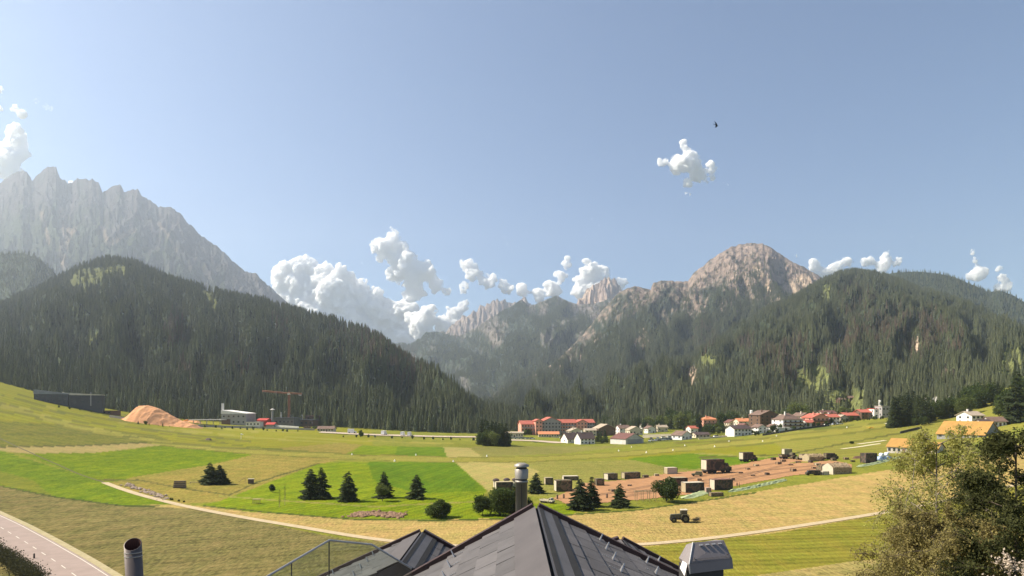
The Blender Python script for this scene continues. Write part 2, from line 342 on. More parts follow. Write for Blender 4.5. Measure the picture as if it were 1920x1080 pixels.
class Mtn:
    def __init__(s, sky, yr, yb, p=1.15, amp=60, su=120., sv=500., jag=0, seed=1, drop=0, vgrain=0):
        s.sky = np.array(sky, float); s.yr = yr; s.yb = yb; s.p = p; s.amp = amp; s.su = su; s.sv = sv; s.jag = jag; s.seed = seed; s.drop = drop; s.vg = vgrain
    def f(s, a, px): return np.interp(px, [q[0] for q in a], [q[1] for q in a]) if isinstance(a, list) else np.full(np.shape(px), float(a))
    def z(s, px, t):
        px = np.asarray(px, float); t = np.asarray(t, float)
        yr = s.f(s.yr, px); yb = s.f(s.yb, px); Y = yb + (yr - yb) * t
        rw = np.interp(px, s.sky[:, 0], s.sky[:, 1]) + s.drop
        if s.jag: rw = rw - s.jag * (np.abs(fbm(px * .055, px * 0 + 3.7, 4, s.seed + 50)) * 1.6 - .35)
        kx = np.arange(s.sky[0, 0] - 100, s.sky[-1, 0] + 101, 2.0); ks = np.hanning(33); sm = np.convolve(np.pad(np.interp(kx, s.sky[:, 0], s.sky[:, 1]), 16, mode='edge'), ks / ks.sum(), 'valid')
        tw = np.clip(t, 0, 1) ** 5; rw = rw * tw + (np.interp(px, kx, sm) + s.drop) * (1 - tw) if s.jag else rw
        zr = CH + (HZ - rw) / F * yr; zb = ground_pY(np.clip(px, -400, 2400), np.minimum(yb, 900)) - 4
        tt = np.clip(t, 0, 1)
        n = fbm(px / s.su + .35 * fbm(px / s.su, Y / s.sv, 2, s.seed + 9), Y / s.sv, 5, s.seed, True)
        env = np.sin(np.pi * np.clip(tt, 0, 1)) ** .8
        z = zb + (zr - zb) * tt ** s.p + s.amp * (1 - .95 * sstep(820, 930, px) * (s.seed == 101)) * (n - .25) * env
        if s.vg: z = z + s.vg * fbm(px * .07, Y * .004, 3, s.seed + 30, True) * sstep(.15, .6, tt) * (1 - sstep(.9, 1., tt) * .6) - s.vg * .5 * env
        z = np.where(t > 1, zr - (t - 1) * (yr - yb) * .9, z)
        return (px - CX) / F * Y, Y, z
    def build(s, name, label, paint, m, nt=110, step=3.0, back=.35):
        pxs = np.arange(s.sky[0, 0], s.sky[-1, 0] + .1, step); ts = np.concatenate([np.linspace(0, 1, nt), np.linspace(1, 1 + back, 6)[1:]])
        P, T = np.meshgrid(pxs, ts); X, Y, Z = s.z(P, T)
        row = rowof(P, Y, Z); rel = row - np.interp(P, s.sky[:, 0], s.sky[:, 1])
        me = npmesh(name, np.stack([X, Y, Z], -1).reshape(-1, 3), gridfaces(len(ts), len(pxs)), m, False)
        c = np.ones(P.shape + (4,)); gzx = np.gradient(Z, axis=1); c[..., :3] = paint(P, row, rel, T, X, Y, Z)
        attr(me, "tint", 'FLOAT_COLOR', c.reshape(-1, 4))
        return tag(obj(name, me), label, None, None, "structure")
FOR = np.array((.045, .058, .032)); FOR2 = np.array((.036, .046, .030)); ROCK = np.array((.235, .20, .175)); PINK = np.array((.30, .225, .18)); SCREE = np.array((.46, .35, .25)); MEAD = np.array((.125, .135, .048))
def mix(a, b, k): return a * (1 - k[..., None]) + b * k[..., None]
def bandmask(P, row, pts, w):
    pts = np.array(pts, float); r = np.zeros(P.shape)
    for i in range(len(pts) - 1):
        a, b = pts[i], pts[i + 1]; d = b - a; t = np.clip(((P - a[0]) * d[0] + (row - a[1]) * d[1]) / (d @ d), 0, 1)
        r = np.maximum(r, 1 - sstep(.5 * w, w, np.hypot(P - a[0] - t * d[0], row - a[1] - t * d[1])))
    return r
def hill_point(M, px, row):
    t = np.linspace(0, 1, 400); X, Y, Z = M.z(np.full(400, float(px)), t); rw = rowof(px, Y, Z); i = int(np.argmin(np.where(rw >= row, rw - row, 1e9) if (rw >= row).any() else np.abs(rw - row)))
    return Vector((X[i], Y[i], Z[i]))
RM = mountain_material("mountain_rock", 14, .012); FM = mountain_material("forest_floor", 3, .05)

# left rock massif
m1 = Mtn([(-160, 300), (-60, 352), (0, 343), (20, 330), (35, 320), (50, 322), (60, 338), (75, 325), (88, 312), (105, 312), (112, 338), (130, 345), (145, 335), (160, 335), (185, 343), (192, 360), (215, 348), (225, 345), (233, 362), (245, 358), (260, 356), (266, 370), (275, 372), (290, 385), (300, 390), (310, 389), (320, 387), (335, 400), (350, 415), (375, 440), (390, 450), (405, 462), (420, 475), (440, 492), (460, 508), (480, 515), (500, 532), (522, 553), (560, 590), (700, 700)],
         5300, 2750, 1.35, 140, 42, 380, 7, 21, 0, 30)
def p1(P, row, rel, T, X, Y, Z):
    n = fbm(P * .03, row * .02, 5, 3); v = fbm(P * .12, row * .02, 4, 8, True)
    k = sstep(-.15, .3, .42 - rel / 150. + n * .9 + .25 * v)
    c = mix(FOR * .9, ROCK * np.array((.30, .32, .36)), np.clip(k, 0, 1)); sc = np.zeros(P.shape)
    for pts, w in (([(78, 400), (85, 430), (90, 455)], 5), ([(115, 395), (125, 430), (118, 470), (120, 500)], 9), ([(190, 425), (200, 445), (205, 460)], 6), ([(250, 432), (205, 458)], 6), ([(300, 420), (330, 470)], 4), ([(140, 430), (125, 455)], 5)):
        sc = np.maximum(sc, bandmask(P + 8 * n, row, pts, w))
    return mix(c, SCREE * .42, sc)
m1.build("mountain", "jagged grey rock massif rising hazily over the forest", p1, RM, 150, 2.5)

# far pink ridges behind the gap
c1 = Mtn([(800, 650), (838, 622), (850, 608), (865, 600), (880, 592), (900, 580), (920, 569), (935, 562), (950, 567), (962, 574), (985, 562), (1010, 590), (1060, 640)], 7300, 6300, 1.1, 60, 30, 300, 7, 31, 0, 120)
c1.build("mountain", "far pink jagged rock ridge below the clouds", lambda P, row, rel, T, X, Y, Z: mix(PINK + 0 * P[..., None], ROCK, np.clip(.5 + fbm(P * .05, row * .05, 4, 2), 0, 1)), RM, 60, 2.0)
c3 = Mtn([(1060, 600), (1083, 572), (1095, 558), (1110, 545), (1125, 534), (1140, 528), (1152, 531), (1165, 548), (1185, 575), (1220, 620)], 6500, 5700, .95, 60, 30, 300, 3, 41, 0, 160)
c3.build("mountain", "pale pink block shaped rock summit beside the white cloud", lambda P, row, rel, T, X, Y, Z: mix(PINK + 0 * P[..., None], SCREE, np.clip(.3 + fbm(P * .08, row * .03, 4, 2), 0, 1)), RM, 60, 2.0)
# central massif
c2 = Mtn([(690, 690), (740, 646), (770, 645), (790, 635), (797, 624), (820, 621), (845, 628), (862, 629), (880, 622), (900, 609), (920, 596), (945, 581), (965, 570), (978, 561), (992, 573), (1005, 570), (1020, 563), (1045, 554), (1060, 562), (1085, 571), (1110, 570), (1160, 556), (1190, 560), (1240, 600), (1300, 650), (1420, 740)], 5600, [(690, 3300), (1000, 2600), (1420, 2300)], 1.15, 130, 85, 900, 2.5, 51)
def p2(P, row, rel, T, X, Y, Z):
    n = fbm(P * .02, row * .025, 5, 5); v = fbm(P * .09, row * .025, 4, 9, True)
    k = sstep(.2, .6, n * 1.0 + v * .5 + .08 - rel / 260. + sstep(-40, 30, P - 1010) * .12 - .1 * sstep(0, 100, 960 - P))
    k = np.maximum(k, bandmask(P, row, [(860, 700), (880, 745)], 14) * .7)
    return mix(FOR2 * 1.15, ROCK * .85, np.clip(k, 0, 1) * .85)
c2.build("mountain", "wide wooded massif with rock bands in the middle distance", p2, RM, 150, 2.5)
# right rock mountain
r1 = Mtn([(830, 775), (930, 752), (985, 718), (1040, 680), (1090, 630), (1130, 580), (1160, 548), (1175, 540), (1190, 535), (1220, 541), (1224, 530), (1240, 524), (1270, 526), (1290, 526), (1300, 512), (1330, 486), (1370, 462), (1390, 456), (1412, 454), (1430, 456), (1450, 466), (1480, 486), (1510, 501), (1535, 515), (1600, 560), (1700, 640)], [(830, 2900), (1100, 3700), (1400, 4000), (1700, 3600)], [(830, 1500), (1100, 1600), (1700, 1900)], 1.3, 120, 95, 900, 3, 61, 2, 14)
def p3(P, row, rel, T, X, Y, Z):
    n = fbm(P * .022, row * .025, 5, 15); v = fbm(P * .08, row * .03, 4, 19, True)
    top = np.interp(P, [1100, 1200, 1300, 1415, 1500, 1560], [5, 25, 55, 105, 90, 60])
    k = sstep(-.1, .3, (top - rel) / 110. + n * .8 + (v - .2) * .55)
    k = np.maximum(k, .7 * sstep(.45, .7, n + v * .35) * sstep(700, 600, row))
    k = np.clip(k, 0, 1) * (1 - .75 * sstep(.30, .62, fbm(P * .11, row * .13, 4, 77) + .35 + .24 * sstep(1340, 1240, P) + .25 * fbm(P * .03, row * .03, 3, 78)- .12 * sstep(50, 0, rel)))
    c = mix(FOR2, ROCK * np.array((1.12, 1.0, .91)), k)
    sc = np.zeros(P.shape)
    for pts, w in (([(1515, 520), (1480, 545), (1445, 560), (1425, 572)], 15), ([(1420, 500), (1440, 550)], 8), ([(1205, 620), (1195, 650), (1180, 670)], 9), ([(1215, 640), (1190, 665)], 7)):
        sc = np.maximum(sc, bandmask(P + 10 * n, row, pts, w))
    return mix(c, SCREE * .8, np.clip(sc, 0, 1))
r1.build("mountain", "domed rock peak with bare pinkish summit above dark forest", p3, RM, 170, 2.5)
# right ridge behind and right forested hill
r3 = Mtn([(1560, 560), (1640, 512), (1680, 505), (1720, 503), (1760, 507), (1790, 514), (1830, 531), (1852, 541), (1880, 540), (1900, 548), (1920, 560), (2000, 600), (2100, 640)], 3300, 2000, 1.2, 60, 80, 500, 0, 71, 6)
R2SKY = [(980, 785), (1060, 772), (1150, 735), (1240, 690), (1310, 650), (1380, 607), (1425, 580), (1450, 566), (1480, 554), (1520, 532), (1545, 516), (1575, 505), (1600, 501), (1640, 505), (1690, 520), (1750, 540), (1800, 560), (1850, 585), (1920, 620), (2000, 650), (2150, 700)]
r2 = Mtn(R2SKY, [(980, 1300), (1150, 1700), (1400, 2400), (1600, 2500), (1900, 2300), (2150, 2100)], [(980, 930), (1300, 840), (1500, 780), (1700, 700), (1900, 660), (2150, 620)], 1.22, 105, 90, 420, 0, 81, 10)
CLEAR = [([(1530, 785), (1545, 745), (1570, 728), (1622, 728), (1622, 780), (1585, 790)], MEAD * 1.1), ([(1488, 740), (1492, 702), (1512, 684), (1540, 684), (1558, 708), (1552, 742), (1520, 745)], MEAD * 1.1), ([(1868, 725), (1884, 652), (1918, 645), (1960, 730)], MEAD * 1.2),
         ([(1292, 718), (1290, 690), (1300, 686), (1308, 700), (1302, 720)], SCREE * .8), ([(1306, 688), (1318, 662), (1342, 666), (1346, 690)], MEAD), ([(1535, 560), (1545, 532), (1560, 535), (1552, 570)], MEAD * .9), ([(1716, 675), (1718, 630), (1722, 630), (1726, 674)], SCREE), ([(1760, 712), (1770, 690), (1805, 696), (1800, 712)], SCREE * .45), ([(1490, 530), (1700, 470), (1700, 471), (1490, 531)], MEAD), ([(1818, 634), (1822, 626), (1838, 632), (1834, 638)], MEAD)]
def p4(P, row, rel, T, X, Y, Z):
    n = fbm(P * .03, row * .03, 4, 25); c = np.broadcast_to(FOR, P.shape + (3,)) * (1 + .3 * n[..., None])
    for poly, col in CLEAR: c = np.where(inpoly(P + 3 * n, row + 3 * n, poly)[..., None], col, c)
    return c
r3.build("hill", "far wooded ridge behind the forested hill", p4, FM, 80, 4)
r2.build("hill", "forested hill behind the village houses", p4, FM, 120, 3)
# left hills
l0 = Mtn([(-200, 470), (-100, 474), (0, 470), (40, 466), (70, 476), (95, 495), (130, 535), (180, 600)], 2500, 1600, 1.2, 40, 60, 400, 0, 91, 8)
L1SKY = [(-250, 640), (-100, 600), (0, 566), (60, 538), (100, 517), (150, 490), (200, 477), (240, 480), (300, 501), (350, 521), (420, 541), (500, 556), (560, 576), (620, 591), (680, 611), (720, 633), (760, 661), (800, 691), (840, 721), (864, 739), (890, 752), (960, 764), (1040, 776), (1080, 790)]
l1 = Mtn(L1SKY, [(-250, 1750), (200, 1750), (600, 1550), (860, 1150), (1080, 1050)], [(-250, 640), (200, 640), (600, 690), (880, 690), (945, 810), (1080, 830)], 1.3, 75, 80, 380, 0, 101, 13)
LCLEAR = [([(130, 520), (150, 505), (210, 500), (255, 498), (250, 515), (200, 524), (160, 545), (135, 545)], MEAD * .8), ([(370, 545), (400, 540), (408, 570), (404, 590), (392, 586), (388, 562)], MEAD * .8), ([(150, 655), (178, 620), (188, 622), (160, 658)], MEAD * .7)]
def p5(P, row, rel, T, X, Y, Z):
    n = fbm(P * .03, row * .03, 4, 45); c = np.broadcast_to(FOR, P.shape + (3,)) * (1 + .3 * n[..., None])
    for poly, col in LCLEAR: c = np.where(inpoly(P + 6 * n, row + 6 * n, poly)[..., None], col, c)
    return c
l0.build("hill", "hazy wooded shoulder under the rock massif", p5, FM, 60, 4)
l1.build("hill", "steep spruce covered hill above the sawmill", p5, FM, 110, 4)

# ------------------------------------------------------------------ spruces and the forest
def foliage_material(name, c, c2, brown=None, rough=.9):
    m, nt, b = nodes(name); L = nt.links.new; N = nt.nodes.new
    oi = N("ShaderNodeObjectInfo"); tc = N("ShaderNodeTexCoord")
    n = N("ShaderNodeTexNoise"); n.inputs["Scale"].default_value = 1.3; n.inputs["Detail"].default_value = 3; L(tc.outputs["Object"], n.inputs["Vector"])
    ad = N("ShaderNodeMath"); ad.operation = 'MULTIPLY_ADD'; L(oi.outputs["Random"], ad.inputs[0]); ad.inputs[1].default_value = .75
    sb = N("ShaderNodeMath"); sb.operation = 'MULTIPLY_ADD'; L(n.outputs[0], sb.inputs[0]); sb.inputs[1].default_value = 1.0; sb.inputs[2].default_value = -.35; L(sb.outputs[0], ad.inputs[2])
    r = N("ShaderNodeValToRGB"); r.color_ramp.elements[0].color = (*c2, 1); r.color_ramp.elements[1].color = (*c, 1); L(ad.outputs[0], r.inputs[0])
    out = r.outputs[0]
    if brown:
        a = N("ShaderNodeAttribute"); a.attribute_type = 'INSTANCER'; a.attribute_name = "dead"
        mx = N("ShaderNodeMix"); mx.data_type = 'RGBA'; L(a.outputs["Fac"], mx.inputs[0]); L(out, mx.inputs[6]); mx.inputs[7].default_value = (*brown, 1); out = mx.outputs[2]
    L(out, b.inputs["Base Color"]); b.inputs["Roughness"].default_value = rough; b.inputs["Specular IOR Level"].default_value = .12
    tr = N("ShaderNodeBsdfTranslucent"); L(out, tr.inputs[0]); ms = N("ShaderNodeMixShader"); ms.inputs[0].default_value = .42
    L(b.outputs[0], ms.inputs[1]); L(tr.outputs[0], ms.inputs[2]); L(ms.outputs[0], nt.nodes["Material Output"].inputs[0])
    return m
SPRUCE = foliage_material("spruce_needles", (.18, .195, .095), (.082, .102, .060), (.17, .125, .09))
BARK = mat("bark", (.10, .075, .055), (.05, .04, .03), 6, .95)
def spruce_mesh(name, h, r, tiers, seg, seed, m, lean=0.0):
    """ragged drooping skirts round a leader"""
    R = random.Random(seed); mb = MB()
    mb.tube((0, 0, 0), (0, 0, h * .25), .018 * h, .012 * h, 5)
    for k in range(tiers):
        f0 = k / tiers; zt = h * (.10 + .90 * min(1, (f0 + 1.55 / tiers))); zb = h * (.07 + .90 * f0)
        rr = r * (1 - f0) ** .85 * R.uniform(.85, 1.1) + .012 * h; off = R.uniform(0, 6.28); vs = [(R.uniform(-.03, .03) * r, 0, zt)]
        for j in range(seg * 2):
            a = off + math.pi * j / seg; q = rr * (R.uniform(.8, 1.12) if j % 2 == 0 else R.uniform(.42, .62)); dz = -.04 * h * R.uniform(.2, 1) if j % 2 == 0 else .02 * h
            vs.append((q * math.cos(a), q * math.sin(a), zb + dz + R.uniform(-.01, .01) * h))
        mb.add(vs, [(0, j + 1, (j + 1) % (seg * 2) + 1) for j in range(seg * 2)])
    return mb.mesh(name, m)
VAR = [spruce_mesh("spruce_tree", 25, R_, T_, S_, sd, SPRUCE) for R_, T_, S_, sd in ((3.6, 9, 6, 1), (3.0, 10, 6, 2), (4.1, 8, 7, 3), (3.3, 9, 5, 4))]
VCOL = bpy.data.collections.new("edge_trees"); COL.children.link(VCOL)
EDGE_LABEL = "tall dark spruce in the front rank of the valley forest edge"
edge_pts = []
for px in np.arange(205, 968, 3.6):
    base = np.interp(px, [200, 300, 400, 500, 600, 700, 800, 900, 1000, 1062], [766, 785, 790, 793, 800, 806, 811, 812, 806, 796])
    p = G(px + random.uniform(-2, 2), base - random.uniform(0, 4.5)); edge_pts.append(p)
first = []
for i, p in enumerate(edge_pts):
    o = bpy.data.objects.new("spruce_tree", VAR[i % 4]); (VCOL if i < 4 else COL).objects.link(o)
    o.location = (p.x, p.y, p.z - .3); s = random.uniform(.62, 1.02); o.scale = (s * random.uniform(.9, 1.1), s * random.uniform(.9, 1.1), s); o.rotation_euler = (0, 0, random.uniform(0, 6.28))
    tag(o, EDGE_LABEL, "spruce tree", "spruces along the valley forest edge")
def forest(name, label, P3, sc, dead, m=None):
    me = bpy.data.meshes.new(name); me.vertices.add(len(P3)); me.vertices.foreach_set("co", np.asarray(P3, np.float32).ravel())
    n = len(P3); rg = np.random.default_rng(3)
    attr(me, "size", 'FLOAT', sc); attr(me, "turn", 'FLOAT', rg.uniform(0, 6.28, n)); attr(me, "dead", 'FLOAT', dead); attr(me, "form", 'INT', rg.integers(0, 4, n))
    o = obj(name, me); tag(o, label, "forest", None, "stuff")
    ng = bpy.data.node_groups.new(name, 'GeometryNodeTree')
    ng.interface.new_socket("Geometry", in_out='INPUT', socket_type='NodeSocketGeometry'); ng.interface.new_socket("Geometry", in_out='OUTPUT', socket_type='NodeSocketGeometry')
    N = ng.nodes.new; L = ng.links.new
    gi, go = N("NodeGroupInput"), N("NodeGroupOutput"); ip = N("GeometryNodeInstanceOnPoints"); ci = N("GeometryNodeCollectionInfo")
    ci.inputs[0].default_value = VCOL; ci.inputs[1].default_value = True; ci.inputs[2].default_value = True
    def na(t, nm):
        a = N("GeometryNodeInputNamedAttribute"); a.data_type = t; a.inputs[0].default_value = nm; return a.outputs[0]
    cx = N("ShaderNodeCombineXYZ"); L(na('FLOAT', "turn"), cx.inputs[2])
    L(gi.outputs[0], ip.inputs["Points"]); L(ci.outputs[0], ip.inputs["Instance"]); ip.inputs["Pick Instance"].default_value = True
    L(na('INT', "form"), ip.inputs["Instance Index"]); L(cx.outputs[0], ip.inputs["Rotation"]); L(na('FLOAT', "size"), ip.inputs["Scale"]); L(ip.outputs[0], go.inputs[0])
    md = o.modifiers.new("trees", 'NODES'); md.node_group = ng
    return o
def scatter(M, n, px0, px1, seed, tmax=1.03, clear=(), sz=(.7, 1.15), dens=None, tmin=0.0):
    rg = np.random.default_rng(seed); out = []; S = []
    px = rg.uniform(px0, px1, n * 3); u = rg.uniform(0, 1, n * 3); yr = M.f(M.yr, px); yb = M.f(M.yb, px)
    t = tmin + u * (tmax - tmin); Y = yb + (yr - yb) * t; keep = rg.uniform(0, 1, n * 3) < Y / yr.max() * (yr - yb) / (yr - yb).max()
    px, t = px[keep], t[keep]; X, Y, Z = M.z(px, t); row = rowof(px, Y, Z)
    k = (px > -120) & (px < 2040) & ~((px > 950) & (px < 1140) & (Y < 790)); nn = fbm(px * .03, row * .03, 4, 25)
    for poly in clear: k &= ~(inpoly(px + 3 * nn, row + 3 * nn, poly) & (rg.uniform(0, 1, len(px)) < .93))
    if dens is not None: k &= rg.uniform(0, 1, len(px)) < dens(px, row, t)
    px, row, X, Y, Z, t = [q[k][:n] for q in (px, row, X, Y, Z, t)]
    return np.stack([X, Y, Z - .5], -1), rg.uniform(sz[0], sz[1], len(X)) * (1 - .3 * (rg.uniform(0, 1, len(X)) < .25)), px, row
DEADL = [((330, 625), 26, .8), ((455, 700), 22, .5), ((640, 640), 40, .25), ((700, 640), 45, .5), ((760, 690), 40, .5), ((345, 700), 14, .7), ((530, 610), 30, .25), ((1400, 650), 16, .75), ((1500, 655), 22, .75), ((1590, 640), 25, .8), ((1650, 620), 32, .75), ((1690, 610), 30, .5), ((1745, 628), 35, .8), ((1790, 640), 25, .5), ((1480, 690), 40, .6), ((1440, 680), 30, .4), ((1610, 575), 40, .3), ((1720, 655), 25, .6), ((1320, 640), 30, .3), ((1560, 690), 25, .5)]
def deadness(px, row, seed):
    rg = np.random.default_rng(seed); d = np.zeros(len(px)); n = fbm(px * .05, row * .05, 3, 7)
    for (a, b), w, s in DEADL: d = np.maximum(d, s * (1 - sstep(.4 * w, w * 1.2, np.hypot(px - a, (row - b) * .8) + 14 * n)))
    return np.clip((rg.uniform(0, 1, len(px)) < d) * rg.uniform(.5, 1, len(px)) + rg.uniform(0, .15, len(px)), 0, 1)
A = [scatter(l1, 29000, -130, 1075, 1, 1.02, [q[0] for q in LCLEAR], (.5, .92)), scatter(l0, 4000, -130, 180, 2, 1.02, (), (.5, .9))]
P3, S_, PX, RW = [np.concatenate([a[i] for a in A]) for i in range(4)]
forest("forest", "dense spruce forest covering the steep hill above the sawmill", P3, S_, deadness(PX, RW, 5))
def rocky(px, row, t): return np.clip(1.25 - sstep(.38, .74, t + .25 * fbm(px * .02, row * .03, 3, 15)) * 1.2, .0, 1)
A = [scatter(r2, 52000, 985, 2050, 3, 1.02, [q[0] for q in CLEAR], (.5, .92)), scatter(r3, 8000, 1560, 2050, 4, 1.02, (), (.6, .95)), scatter(r1, 42000, 850, 1600, 6, .86, (), (.6, 1.05), rocky), scatter(c2, 22000, 740, 1300, 7, .95, (), (.8, 1.4), lambda px, row, t: np.clip(1.1 - sstep(-.1, .35, fbm(px * .02, row * .025, 5, 5) + .3 * t), .12, 1))]
P3, S_, PX, RW = [np.concatenate([a[i] for a in A]) for i in range(4)]
forest("forest", "spruce forest with brown dead patches covering the hill behind the village", P3, S_, deadness(PX, RW, 6))
# ------------------------------------------------------------------ roads, paths, yard
DIRT = mat("yard_dirt", (.40, .205, .090), (.30, .155, .068), .25, .95, detail=8, bump=.4)
PATHM = mat("path_gravel", (.50, .39, .24), (.40, .31, .18), .6, .95, detail=7)
GRAV = mat("pale_gravel", (.50, .40, .30), (.40, .31, .22), .4, .95)
ASPH = mat("asphalt", (.33, .25, .21), (.27, .205, .17), .35, .9, detail=8)
PAINT = mat("road_paint", (.72, .66, .55), (.55, .48, .40), 3, .8)
drape_poly("yard", [(1095, 905), (1170, 900), (1260, 886), (1325, 881), (1400, 868), (1455, 856), (1500, 860), (1560, 863), (1600, 870), (1600, 880), (1545, 886), (1490, 892), (1400, 908), (1330, 922), (1260, 932), (1200, 938), (1130, 944), (1060, 946), (1035, 934), (1060, 922)], DIRT, .10, 3.0, "bare brown dirt yard of the army camp")
drape_line("path", [(196, 905), (225, 916), (262, 928), (300, 938), (345, 949), (400, 960), (470, 973), (560, 988), (640, 1002), (720, 1014), (800, 1021), (900, 1026), (1000, 1027), (1100, 1026), (1215, 1021), (1330, 1010), (1450, 994), (1560, 977), (1670, 959), (1790, 935), (1940, 900)], 2.3, PATHM, .10, "pale dirt track curving across the hay field")
drape_line("path", [(-60, 800), (0, 822), (60, 850), (110, 872), (150, 890), (196, 905)], .8, mat("rut_dirt", (.12, .10, .05), (.08, .075, .03), 1.0, 1), .09, "dark narrow rut between the green fields")
drape_line("gravel_yard", [(600, 811), (640, 813), (700, 816), (780, 818), (850, 819.5), (900, 820)], 24, GRAV, .5, "pale gravel lane below the forest edge", seg=6)
drape_line("gravel_yard", [(900, 826), (950, 825), (1010, 827), (1058, 831)], 22, GRAV, .3, "pale gravel lane before the red hotel", seg=6)
RUT = mat('tyre_rut', (.20, .115, .065), (.15, .085, .045), .5, 1)
for pts in ([(1180, 925), (1300, 905), (1420, 884), (1540, 872)], [(1080, 936), (1200, 915), (1300, 897)], [(1330, 912), (1420, 894), (1500, 882), (1560, 876)], [(1290, 898), (1380, 880), (1470, 866)], [(1370, 900), (1440, 880), (1500, 866)], [(1150, 934), (1250, 920), (1330, 905)]):
    for ins in (.9, -.9): drape_line('tyre_ruts', pts, .5, RUT, .15, 'dark tyre ruts across the dirt yard', inset=ins)
ROADP = [(-120, 935), (-60, 958), (0, 989), (50, 1019), (110, 1058), (170, 1102)]
drape_line("road", ROADP, 8.6, ASPH, .12, "two lane road in the lower left corner")
for ins in (3.75, -3.75): drape_line("road_marking", ROADP, .16, PAINT, .16, "solid pale edge line of the road", inset=ins)
_w = [G(*p) for p in ROADP]; _d = np.cumsum([0] + [(_w[i + 1] - _w[i]).length for i in range(len(_w) - 1)])
mbd = MB()
for k in np.arange(2, _d[-1] - 4, 7.5):
    q = []
    for s in (k, k + 3.2):
        x = np.interp(s, _d, [w.x for w in _w]); y = np.interp(s, _d, [w.y for w in _w]); q.append(Vector((x, y, float(gz(x, y)) + .17)))
    t = (q[1] - q[0]).normalized(); n = Vector((-t.y, t.x, 0)) * .08
    mbd.add([q[0] - n, q[0] + n, q[1] + n, q[1] - n], [(3, 2, 1, 0)])
tag(mbd.build("road_marking", PAINT), "dashed centre line of the road", None, None, "structure")
drape_line("kerb_strip", ROADP, 1.3, mat("verge_earth", (.42, .34, .20), (.30, .26, .12), .8, 1), .10, "pale gravel verge of the road", inset=5.0)

# ------------------------------------------------------------------ building kit
WHITE = mat("white_plaster", (.80, .76, .70), (.70, .66, .60), .35, .9)
CREAM = mat("cream_plaster", (.66, .56, .42), (.56, .47, .35), .35, .9)
PINKW = mat("pink_plaster", (.72, .35, .25), (.60, .29, .21), .35, .9)
GREYW = mat("grey_wall", (.36, .34, .32), (.29, .27, .26), .4, .9)
TIMB = mat("brown_timber", (.17, .10, .065), (.10, .06, .04), 1.2, .85, stretch=(1, 1, .1))
DARKW = mat("dark_cladding", (.055, .058, .068), (.038, .04, .048), .6, .6)
BROOF = mat("brown_tile_roof", (.20, .125, .095), (.13, .085, .065), .6, .85, stretch=(1, .3, 1))
DROOF = mat("dark_tile_roof", (.095, .062, .058), (.065, .045, .042), .6, .8)
RROOF = mat("red_tile_roof", (.47, .135, .09), (.37, .10, .07), .5, .85)
OROOF = mat("orange_tile_roof", (.60, .235, .11), (.48, .18, .08), .6, .85)
TROOF = mat("tan_roof", (.42, .34, .25), (.33, .26, .19), .5, .85)
GROOF = mat("pale_grey_roof", (.52, .48, .43), (.42, .39, .35), .5, .6)
YROOF = mat("ochre_roof", (.42, .235, .062), (.33, .18, .048), .35, .8, stretch=(1, .35, 1))
MAROON = mat("maroon_roof", (.17, .075, .06), (.12, .055, .045), .5, .8)
CORTEN = mat("rusty_cladding", (.16, .085, .06), (.11, .06, .045), .4, .8)
REDP = mat("red_paint", (.50, .06, .045), (.40, .05, .035), .6, .7)
GLASS = mat("window_glass", (.035, .045, .055), (.02, .026, .032), 1.0, .12, spec=.8)
CONC = mat("concrete", (.45, .40, .34), (.36, .32, .27), .4, .9)
STEEL = mat("zinc_steel", (.36, .32, .27), (.28, .25, .21), 1.5, .45, metal=.35)
ORANGE = mat("crane_orange", (.36, .15, .08), (.27, .11, .06), 1, .6)
